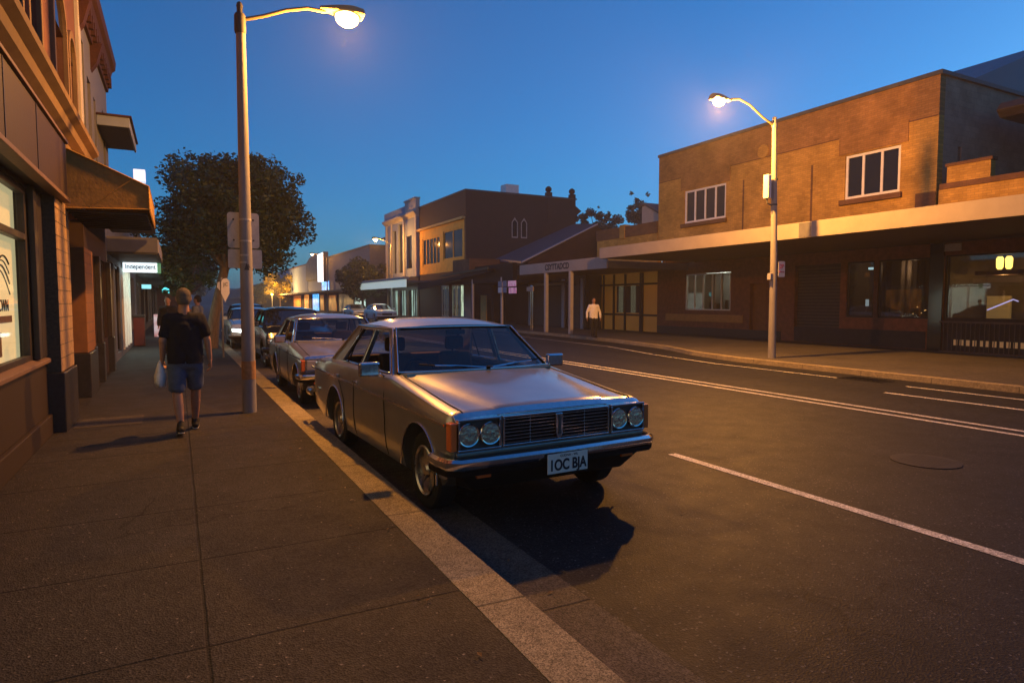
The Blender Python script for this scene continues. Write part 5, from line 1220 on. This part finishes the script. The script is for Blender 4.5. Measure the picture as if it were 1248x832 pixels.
        lt.add(vs_, [(k * 6 + q, k * 6 + (q + 1) % 6, (k + 1) * 6 + (q + 1) % 6, (k + 1) * 6 + q) for k in range(N_) for q in range(6)] + [tuple(range(6)), tuple(range(N_ * 6, N_ * 6 + 6))])
        lt.build('bonnet_lip', 'chrome', root, smooth=30)
        # body filler under the grille
        MB().box((-W + .04, -.02, .555), (W - .04, F, z0 - .012)).build('front_panel', paint, root, bevel=.008)
    else:
        gr = MB().prism([(-.42, z0 + .02), (.42, z0 + .02), (.48, z1 - .02), (-.48, z1 - .02)], -.02, F, 'y').build('grille', 'black', root)
        sl = MB()
        for k in range(1, 5): zc_ = z0 + .02 + (z1 - z0 - .04) * k / 5; sl.box((-.44, -.03, zc_ - .004), (.44, -.02, zc_ + .004))
        sl.build('slats', 'chrome', gr)
        for s in (-1, 1):
            q = [(s * .52, z0 + .05), (s * (W - .05), z0 + .10), (s * (W - .04), z1 - .005), (s * .52, z1 - .03)]
            hl = MB().prism(q, -.035, F, 'y').build('headlight', M['headlit'] if g['lit'] else 'headlens', root, bevel=.01)
    # bumper
    bz0 = .455; bm_ = 'chrome' if g['trim'] else g['paint']
    bx_ = W + .055; pr_ = [(-.075, .0), (-.115, .012), (-.132, .04), (-.118, .072), (-.075, .082)]
    path = [(-bx_ + .005, .26, 1), (-bx_, .10, 1), (-bx_ + .02, -.03, .9), (-bx_ + .10, -.09, 0), (0, -.115, 0), (bx_ - .10, -.09, 0), (bx_ - .02, -.03, .9), (bx_, .10, 1), (bx_ - .005, .26, 1)]
    def sweep(path, prof, zb_):
        vs = []
        for i, (x, y, _) in enumerate(path):
            a = Vector(path[max(0, i - 1)][:2]); b_ = Vector(path[min(len(path) - 1, i + 1)][:2]); d = (b_ - a).normalized(); nrm = Vector((d.y, -d.x))
            for o_, z in prof: vs.append((x + nrm.x * o_, y + nrm.y * o_, zb_ + z))
        m3 = len(prof); return MB().add(vs, [(i * m3 + k, i * m3 + (k + 1) % m3, (i + 1) * m3 + (k + 1) % m3, (i + 1) * m3 + k) for i in range(len(path) - 1) for k in range(m3)] + [tuple(range(m3))[::-1], tuple(range((len(path) - 1) * m3, len(path) * m3))])
    bar = [(-.02, 0), (.012, .004), (.026, .03), (.022, .062), (0, .082), (-.02, .084)]
    bo_ = sweep(path, bar, bz0 + .02).build('front_bumper', bm_, root, smooth=35)
    sweep(path, [(-.02, -.045), (.012, -.04), (.016, .002), (-.02, .002)], bz0 + .018).build('rubber_strip', 'black', bo_, smooth=35)
    # valance
    MB().hexa([(-W + .22, .06, .27), (W - .22, .06, .27), (W - .16, .3, .26), (-W + .16, .3, .26), (-W + .05, -.03, .44), (W - .05, -.03, .44), (W - .04, .3, .44), (-W + .04, .3, .44)]).build('valance', M['valance'], root, bevel=.02)
    MB().prism([(-.02, .5), (-.05, .43), (.02, .43), (.02, .5)], -W + .09, W - .09, 'x').build('valance_top', 'black', root)
    for s in (-.55, .55):
        MB().box((s - .05, -.1, .44), (s + .05, -.02, .5)).build('bumper_iron', 'black', root)
    rp = [(x, Lc - y, f_) for x, y, f_ in path]
    rp = [(x, y, f_) for x, y, f_ in rp][::-1]
    sweep(rp, bar, bz0 + .03).build('rear_bumper', bm_, root, smooth=35)
    for s in (-1, 1):
        xa, xb = sorted((s * .5, s * (W - .08))); MB().box((xa, Lc - .005, .62), (xb, Lc + .02, .80)).build('tail_light', 'redlens', root, bevel=.006)
    if g.get('plate_text'):
        px_ = .0
        pl = MB().box((px_ - .19, -.165, .375), (px_ + .19, -.159, .53)).build('number_plate', 'plate', root, bevel=.003)
        text('plate_text', g['plate_text'], 'darkprint', pl, (px_, -.1655, .437), (R(90), 0, 0), .118, .002, sx=.78, bold=.0035)
        text('plate_text', 'GUDNA - WL', 'darkprint', pl, (px_ + .01, -.1655, .51), (R(90), 0, 0), .028, .001)
        MB().box((px_ - .05, -.159, .45), (px_ + .05, -.10, .50)).build('plate_bracket', 'black', pl)
    # interior
    y0 = g['wsb'] + .08; y1 = g['rrb'] - .06
    lin = MB(); x_ = .745
    lin.add([(-x_, y0, .36), (x_, y0, .36), (x_, y1, .36), (-x_, y1, .36), (-x_, y0, g['zb'] - .03), (x_, y0, g['zb'] - .03), (x_, y1, g['zb'] - .03), (-x_, y1, g['zb'] - .03)], [(0, 1, 2, 3), (0, 4, 5, 1), (1, 5, 6, 2), (2, 6, 7, 3), (3, 7, 4, 0)])
    lin.build('cabin_lining', 'lining', root, recalc=False)
    MB().prism([(y0, .7), (y0 - .03, g['zc'] + .0), (y0 + .12, g['zb'] + .03), (y0 + .3, g['zb'] - .04), (y0 + .28, .7)], -.74, .74, 'x').build('dashboard', 'lining', root, bevel=.01)
    for s in (-1, 1):
        st = MB().box((s * .37 - .24, y0 + .75, .42), (s * .37 + .24, y0 + 1.2, .62)).build('front_seat', 'seat', root, bevel=.04)
        MB().hexa([(s * .37 - .23, y0 + 1.08, .6), (s * .37 + .23, y0 + 1.08, .6), (s * .37 + .23, y0 + 1.2, .6), (s * .37 - .23, y0 + 1.2, .6), (s * .37 - .2, y0 + 1.2, 1.12), (s * .37 + .2, y0 + 1.2, 1.12), (s * .37 + .2, y0 + 1.3, 1.12), (s * .37 - .2, y0 + 1.3, 1.12)]).build('backrest', 'seat', st, bevel=.035)
        MB().box((s * .37 - .12, y0 + 1.23, 1.14), (s * .37 + .12, y0 + 1.31, 1.30)).build('headrest', 'seat', st, bevel=.035)
    MB().box((-.7, y1 - .5, .42), (.7, y1 - .15, .62)).build('rear_seat', 'seat', root, bevel=.03); MB().box((-.7, y1 - .18, .6), (.7, y1 - .05, 1.05)).build('rear_backrest', 'seat', root, bevel=.03)
    pts = [(-.37 + .18 * math.cos(a), y0 + .5 + .06 * math.sin(a), .93 + .17 * math.sin(a)) for a in [2 * math.pi * k / 24 for k in range(25)]]
    sw_ = MB().tube(pts, .013, 6); sw_.tube([(-.55, y0 + .5, .93), (-.19, y0 + .5, .93)], .012, 6); sw_.tube([(-.37, y0 + .5, .93), (-.37, y0 + .25, .85)], .02, 6); sw_.build('steering_wheel', 'black', root, smooth=60)
    MB().box((-.11, g['wst'] - .02, zg - .07), (.11, g['wst'] + .01, zg - .02)).build('rear_view_mirror', 'darkgrey', root, bevel=.01)
    MB().box((-.7, .32, .21), (.7, .6, .23)).build('undertray', 'black', root)
    root.location = loc; root.rotation_euler = (0, 0, yaw)
    return root
M['reflector'] = mat('reflector', (.95, .87, .76), .2, metal=.85, bump=.5, bscale=38)
M['lensglass'] = glass_mat('lensglass', (.95, .94, .92), .0, .03)
M['paint_silver'] = paint_mat('paint_silver', (.31, .31, .30), .7, .28)
M['paint_tan'] = paint_mat('paint_tan', (.25, .235, .215), .6, .34)
M['paint_navy'] = paint_mat('paint_navy', (.02, .03, .06), .4, .25)
M['paint_grey'] = paint_mat('paint_grey', (.45, .48, .50), .6, .3)
M['paint_blue'] = paint_mat('paint_blue', (.03, .07, .16), .4, .25)
M['paint_white'] = paint_mat('paint_white', (.7, .7, .7), .0, .3)
M['valance'] = mat('valance', (.016, .014, .012), .5, var=.2)
M['headlit'] = emis('headlit', (.85, 1., .95), 6)
car(dict(plate_text='1OC BJA'), 'parked_car', 'silver beige vintage sedan with twin round headlights and chrome bumper, nearest car', (2.67, 4.34, 0), R(2.2))
car(dict(nose='rect', paint='paint_tan', L=4.35, W=.88, zf=.84, zc=.99, zb=.98, zt=.92, zr=1.47, roofw=.65, wr_=.30, wr=3.15), 'parked_car', 'tan vintage sedan with wide rectangular headlights parked second in line', (2.60, 10.45, 0))
mod = dict(nose='modern', trim=False, noser=.16, L=4.4, W=.90, zf=.92, zc=1.06, zb=1.05, zt=1.02, zr=1.52, wsb=1.15, wst=2.0, rrt=3.4, rrb=4.1, wr_=.33, wr=3.35, wf=.8, yB=2.45, tint='carpane', detail=False)
car(dict(mod, paint='paint_navy', zr=1.56), 'parked_car', 'dark navy hatchback parked third in line', (2.85, 17.1, 0))
car(dict(mod, paint='paint_grey', lit=True, zr=1.50), 'parked_car', 'silver grey car with pale glowing headlight behind the navy hatchback', (2.55, 24.6, 0))
car(dict(mod, paint='paint_blue', zr=1.62, L=4.6), 'parked_car', 'dark blue wagon whose roof shows beyond the silver grey car', (3.1, 32.5, 0))
car(dict(mod, paint='paint_white', zr=1.55), 'parked_car', 'white hatchback parked at the far kerb by the pale building', (15.9, 53.5, 0), group='cars parked along the far kerb')
car(dict(mod, paint='paint_grey', zr=1.5), 'parked_car', 'pale grey car parked just beyond the white hatchback', (15.7, 61.0, 0), group='cars parked along the far kerb')
# ================================================================== people
def capsule(mb, p0, p1, r0, r1, n=14):
    p0, p1 = Vector(p0), Vector(p1); d = p1 - p0; L_ = d.length or 1e-4; d = d / L_
    pts = []; rs = []
    for k in range(5): a = math.pi / 2 * (k / 4.0); pts.append(p0 - d * r0 * math.cos(a)); rs.append(max(.0008, r0 * math.sin(a)))
    for k in range(1, 6): a = math.pi / 2 * (k / 5.0); pts.append(p1 + d * r1 * math.sin(a)); rs.append(max(.0008, r1 * math.cos(a)))
    pts.insert(5, p0 + d * L_ * .5); rs.insert(5, (r0 + r1) / 2)
    return mb.tube(pts, rs, n)
def remesh(mb, name, m, parent, vox, cuts=(), smooth_it=2):
    me = bpy.data.meshes.new(name); me.from_pydata([Vector(v) for v in mb.v], [], mb.f)
    bm = bmesh.new(); bm.from_mesh(me); bmesh.ops.recalc_face_normals(bm, faces=bm.faces); bm.to_mesh(me); bm.free()
    o = bpy.data.objects.new(name, me); link(o)
    r_ = o.modifiers.new('r', 'REMESH'); r_.mode = 'VOXEL'; r_.voxel_size = vox
    s_ = o.modifiers.new('s', 'SMOOTH'); s_.factor = .5; s_.iterations = smooth_it
    bpy.context.view_layer.update(); apply_mods(o)
    if cuts:
        bm = bmesh.new(); bm.from_mesh(o.data)
        for co, no in cuts: bmesh.ops.bisect_plane(bm, geom=bm.verts[:] + bm.edges[:] + bm.faces[:], plane_co=co, plane_no=no, clear_outer=True)
        bm.to_mesh(o.data); bm.free()
    o.data.materials.clear(); o.data.materials.append(M[m])
    for p in o.data.polygons: p.use_smooth = True
    if parent: o.parent = parent
    return o
def ell(mb, c, r, n=16): return mb.sphere(c, r, n, 10)

def person(name, label, loc, yaw, pose, H=1.70, top='navy', legs='denim', shorts=True, sleeves='short', hair='greyhair', skin='skin', vox=.009, hands=True, group=None, belly=0.):
    """local: figure faces +Y. pose: dict of joint positions for hips/knees/ankles/elbows/hands"""
    k = H / 1.75; V = lambda *p: Vector(p) * k
    root = thing(name, label, 'person', (0, 0, 0), group)
    d = dict(hl=V(-.095, 0, .93), hr=V(.095, 0, .93), kl=V(-.10, .0, .50), kr=V(.10, 0, .50), al=V(-.10, 0, .09), ar=V(.10, 0, .09),
             sl=V(-.172, 0, 1.42), sr=V(.172, 0, 1.42), el=V(-.25, -.02, 1.14), er=V(.25, -.02, 1.14), wl=V(-.265, .03, .88), wr=V(.265, .03, .88), tl=0., tr=0.)
    for a, b in pose.items(): d[a] = b if isinstance(b, float) else V(*b)
    b = MB()
    ell(b, V(0, .01, 1.665), [.077 * k, .098 * k, .115 * k]); ell(b, V(0, .045, 1.61), [.058 * k, .06 * k, .075 * k])   # skull, jaw
    capsule(b, V(0, -.01, 1.46), V(0, 0, 1.58), .066 * k, .060 * k)
    ell(b, V(0, .108, 1.645), [.014 * k, .02 * k, .024 * k], 8)                                                    # nose
    for s in (-1, 1): ell(b, V(s * .08, .0, 1.655), [.012 * k, .02 * k, .032 * k], 8)                                 # ears
    capsule(b, V(-.10, 0, 1.37), V(.10, 0, 1.37), .085 * k, .085 * k); capsule(b, V(0, 0, 1.28), V(0, .01 + belly * .3, 1.05), .112 * k, (.108 + belly * .5) * k); capsule(b, V(-.05, 0, .97), V(.05, 0, .97), .105 * k, .105 * k)
    for q in 'lr':
        capsule(b, d['s' + q], d['e' + q], .055 * k, .042 * k); capsule(b, d['e' + q], d['w' + q], .042 * k, .027 * k)
        capsule(b, d['h' + q], d['k' + q], .088 * k, .058 * k); kk, aa = d['k' + q], d['a' + q]
        capsule(b, kk, kk.lerp(aa, .35), .056 * k, .058 * k); capsule(b, kk.lerp(aa, .35), aa, .058 * k, .036 * k)
        # hand: palm, four fingers, thumb
        w_ = d['w' + q]; sgn = -1 if q == 'l' else 1; dn = (w_ - d['e' + q]).normalized(); fwd = Vector((0, 1, 0)); fwd = (fwd - dn * fwd.dot(dn)).normalized(); inn = Vector((-sgn, 0, 0))
        p1 = w_ + dn * .09 * k
        for o_ in (-.026, 0, .026): capsule(b, w_ + fwd * o_ * k * .7 + dn * .015 * k, p1 + fwd * o_ * k, .017 * k, .0145 * k, 8)
        if hands:
            grip = d.get('g' + q, 0.)
            for i, ln_ in enumerate((.068, .080, .074, .058)):
                o_ = (.033 - i * .022) * k; r0 = p1 + fwd * o_; c1 = r0 + (dn * (1 - grip * .5) + inn * (.25 + grip * .7)).normalized() * ln_ * .5 * k; c2 = c1 + (dn * (.8 - grip) + inn * (.6 + grip * .6)).normalized() * ln_ * .45 * k
                capsule(b, r0, c1, .0095 * k, .009 * k, 8); capsule(b, c1, c2, .009 * k, .008 * k, 8)
            t0 = w_ + fwd * .03 * k + dn * .03 * k; t1 = t0 + (fwd * .6 + dn * .7 + inn * .3).normalized() * .04 * k; t2 = t1 + (fwd * .15 + dn + inn * .45).normalized() * .032 * k
            capsule(b, t0, t1, .0125 * k, .011 * k, 8); capsule(b, t1, t2, .011 * k, .009 * k, 8)
    body = remesh(b, 'body', skin, root, vox * .62 if hands else vox, smooth_it=2)
    # eyes, mouth
    MB().sphere(V(-.03, .098, 1.672), .009 * k, 8, 6).sphere(V(.03, .098, 1.672), .009 * k, 8, 6).build('eyes', 'darkhair', body)
    MB().box(V(-.022, .098, 1.592), V(.022, .106, 1.598)).build('mouth', 'redstucco', body)
    # hair
    h = MB(); ell(h, V(0, -.008, 1.69), [.088 * k, .105 * k, .105 * k], 20); ell(h, V(0, -.05, 1.64), [.078 * k, .07 * k, .085 * k], 16)
    remesh(h, 'hair', hair, root, vox, cuts=[(V(0, .055, 1.70), (0, .9, -.55)), (V(0, 0, 1.585), (0, 0, -1))])
    # shirt
    t_ = MB(); capsule(t_, V(-.115, 0, 1.38), V(.115, 0, 1.38), .108 * k, .108 * k, 18); capsule(t_, V(0, 0, 1.30), V(0, .005 + belly * .3, 1.07), .142 * k, (.138 + belly) * k, 20); capsule(t_, V(-.075, 0, 1.28), V(-.065, .0, .90), .11 * k, (.138 + belly * .5) * k, 18); capsule(t_, V(.075, 0, 1.28), V(.065, .0, .90), .11 * k, (.138 + belly * .5) * k, 18)
    capsule(t_, V(0, -.005, 1.46), V(0, -.005, 1.475), .075 * k, .072 * k)
    rnd = random.Random(2); cut = [(V(0, 0, .87), (0, 0, -1)), (V(0, 0, 1.50), (0, 0, 1))]
    for q in 'lr':
        s, e, w_ = d['s' + q], d['e' + q], d['w' + q]
        if sleeves == 'short': capsule(t_, s, s.lerp(e, .70), .070 * k, .070 * k, 14)
        else: capsule(t_, s, e, .075 * k, .06 * k, 14); capsule(t_, e, e.lerp(w_, .93), .058 * k, .046 * k, 14)
    tt = remesh(t_, 'shirt', top, root, vox, cuts=cut, smooth_it=4)
    for v in tt.data.vertices:
        c = v.co; f_ = noise.noise(Vector((c.x * 6, c.y * 6, c.z * 9))) * .010 + noise.noise(Vector((c.x * 16 + 5, c.y * 16, c.z * 12))) * .006; v.co += v.normal * f_
    # trousers / shorts
    g_ = MB(); capsule(g_, V(-.06, 0, .88), V(.06, 0, .88), .12 * k, .12 * k, 18)
    for q in 'lr':
        hh, kk, aa = d['h' + q], d['k' + q], d['a' + q]
        if shorts: capsule(g_, hh.lerp(kk, .2), hh.lerp(kk, .82), .108 * k, .100 * k, 16)
        else: capsule(g_, hh.lerp(kk, .15), kk, .105 * k, .078 * k, 16); capsule(g_, kk, kk.lerp(aa, .93), .078 * k, .062 * k, 16)
    gg = remesh(g_, 'shorts' if shorts else 'trousers', legs, root, vox, cuts=[(V(0, 0, .90), (0, 0, 1))] + ([(V(0, 0, .515), (0, 0, -1))] if shorts else []), smooth_it=4)
    for v in gg.data.vertices:
        c = v.co; v.co += v.normal * (noise.noise(Vector((c.x * 10, c.y * 10, c.z * 12))) * .009)
    # shoes
    for q in 'lr':
        aa = d['a' + q]; tilt = d['t' + q]; s_ = MB()
        heel = aa + Vector((0, -.055 * k, -.045 * k)); toe = aa + Vector(((-.02 if q == 'l' else .02) * k, .17 * k, -.055 * k))
        if tilt:
            rot = Matrix.Rotation(tilt, 3, 'X'); heel = aa + rot @ (heel - aa); toe = aa + rot @ (toe - aa)
        capsule(s_, heel, toe, .043 * k, .036 * k); capsule(s_, aa + Vector((0, 0, .03 * k)), aa + (heel - aa) * .5, .046 * k, .05 * k); capsule(s_, aa.lerp(toe, .2), toe, .048 * k, .036 * k)
        so = remesh(s_, 'shoe', 'shoe', root, vox * .8)
        n_ = Vector((0, 0, -1)); 
        if tilt: n_ = Matrix.Rotation(tilt, 3, 'X') @ n_
        u = (toe - heel).normalized(); dn = n_ * .034 * k
        sl_ = MB(); capsule(sl_, heel + dn, toe + dn * .8, .038 * k, .034 * k); sl_.v = [tuple(heel + dn + (Vector(v) - heel - dn) - n_ * ((Vector(v) - heel - dn).dot(n_)) * .68) for v in sl_.v]
        sl_.build('sole', 'sole', so)
    root.location = loc; root.rotation_euler = (0, 0, yaw)
    return root
# walking man (faces away from the camera, +Y)
man = person('person', 'man in navy t-shirt and blue shorts walking away on the near footpath', (.07, 8.65, .12), 0.0,
       dict(kl=(-.10, -.01, .50), al=(-.07, -.22, .115), tl=-.22, kr=(.105, .14, .52), ar=(.095, .26, .10), tr=.12,
            el=(-.24, -.03, 1.15), wl=(-.25, .06, .91), er=(.25, -.03, 1.15), wr=(.275, -.01, .90), gl=1.0, gr=.3), H=1.71, belly=.015, vox=.010)
bg_ = MB()
bagc = Vector((-.225, 8.74, .82))
N = 16; rows = [(.88, .012, .02), (.84, .03, .045), (.78, .05, .09), (.70, .065, .12), (.62, .065, .125), (.57, .045, .10), (.555, .01, .02)]
vs = []
for z, rx_, ry_ in rows:
    for k in range(N):
        a = 2 * math.pi * k / N; p = Vector((-.20 + rx_ * math.cos(a), 8.72 + ry_ * math.sin(a), z + .12)); f_ = 1 + .25 * noise.noise(p * 14)
        vs.append((-.20 + rx_ * f_ * math.cos(a), 8.72 + ry_ * f_ * math.sin(a), z + .12))
bt = thing('plastic_bag', 'white plastic shopping bag hanging from the walking man\'s left hand', 'bag', (-.20, 8.72, .68))
MB().add(vs, [(i * N + k, i * N + (k + 1) % N, (i + 1) * N + (k + 1) % N, (i + 1) * N + k) for i in range(len(rows) - 1) for k in range(N)] + [tuple(range(N)), tuple(range((len(rows) - 1) * N, len(rows) * N))]).build('sack', 'bag', bt, smooth=80)
mb = MB()
for dy in (-.03, .04): mb.tube([(-.20, 8.72 + dy, .94), (-.205, 8.72, 1.0)], .008, 6)
mb.build('handle', 'bag', bt)
# far man in white shirt and black trousers
person('person', 'man in white shirt and black trousers walking on the far footpath', (16.15, 23.2, .12), R(160), dict(kl=(-.10, .06, .50), al=(-.08, .02, .09), kr=(.10, .1, .50), ar=(.07, .16, .10), el=(-.29, -.02, 1.14), wl=(-.30, .02, .90), er=(.29, -.02, 1.14), wr=(.30, .02, .90)), H=1.74, top='whitecloth', legs='blackcloth', shorts=False, sleeves='long', hair='darkhair', skin='skin', vox=.014)
person('person', 'person in black top standing further along the near footpath left of the walking man', (-.25, 22, .12), R(170), dict(), H=1.72, top='blackcloth', legs='blackcloth', shorts=False, sleeves='long', hair='darkhair', vox=.018, hands=False)
person('person', 'person in grey jacket beside the street tree behind the walking man', (.52, 20.5, .12), R(60), dict(er=(.30, .1, 1.2), wr=(.28, .32, 1.32)), H=1.74, top='greycloth', legs='denim', shorts=False, sleeves='long', hair='darkhair', vox=.018, hands=False)
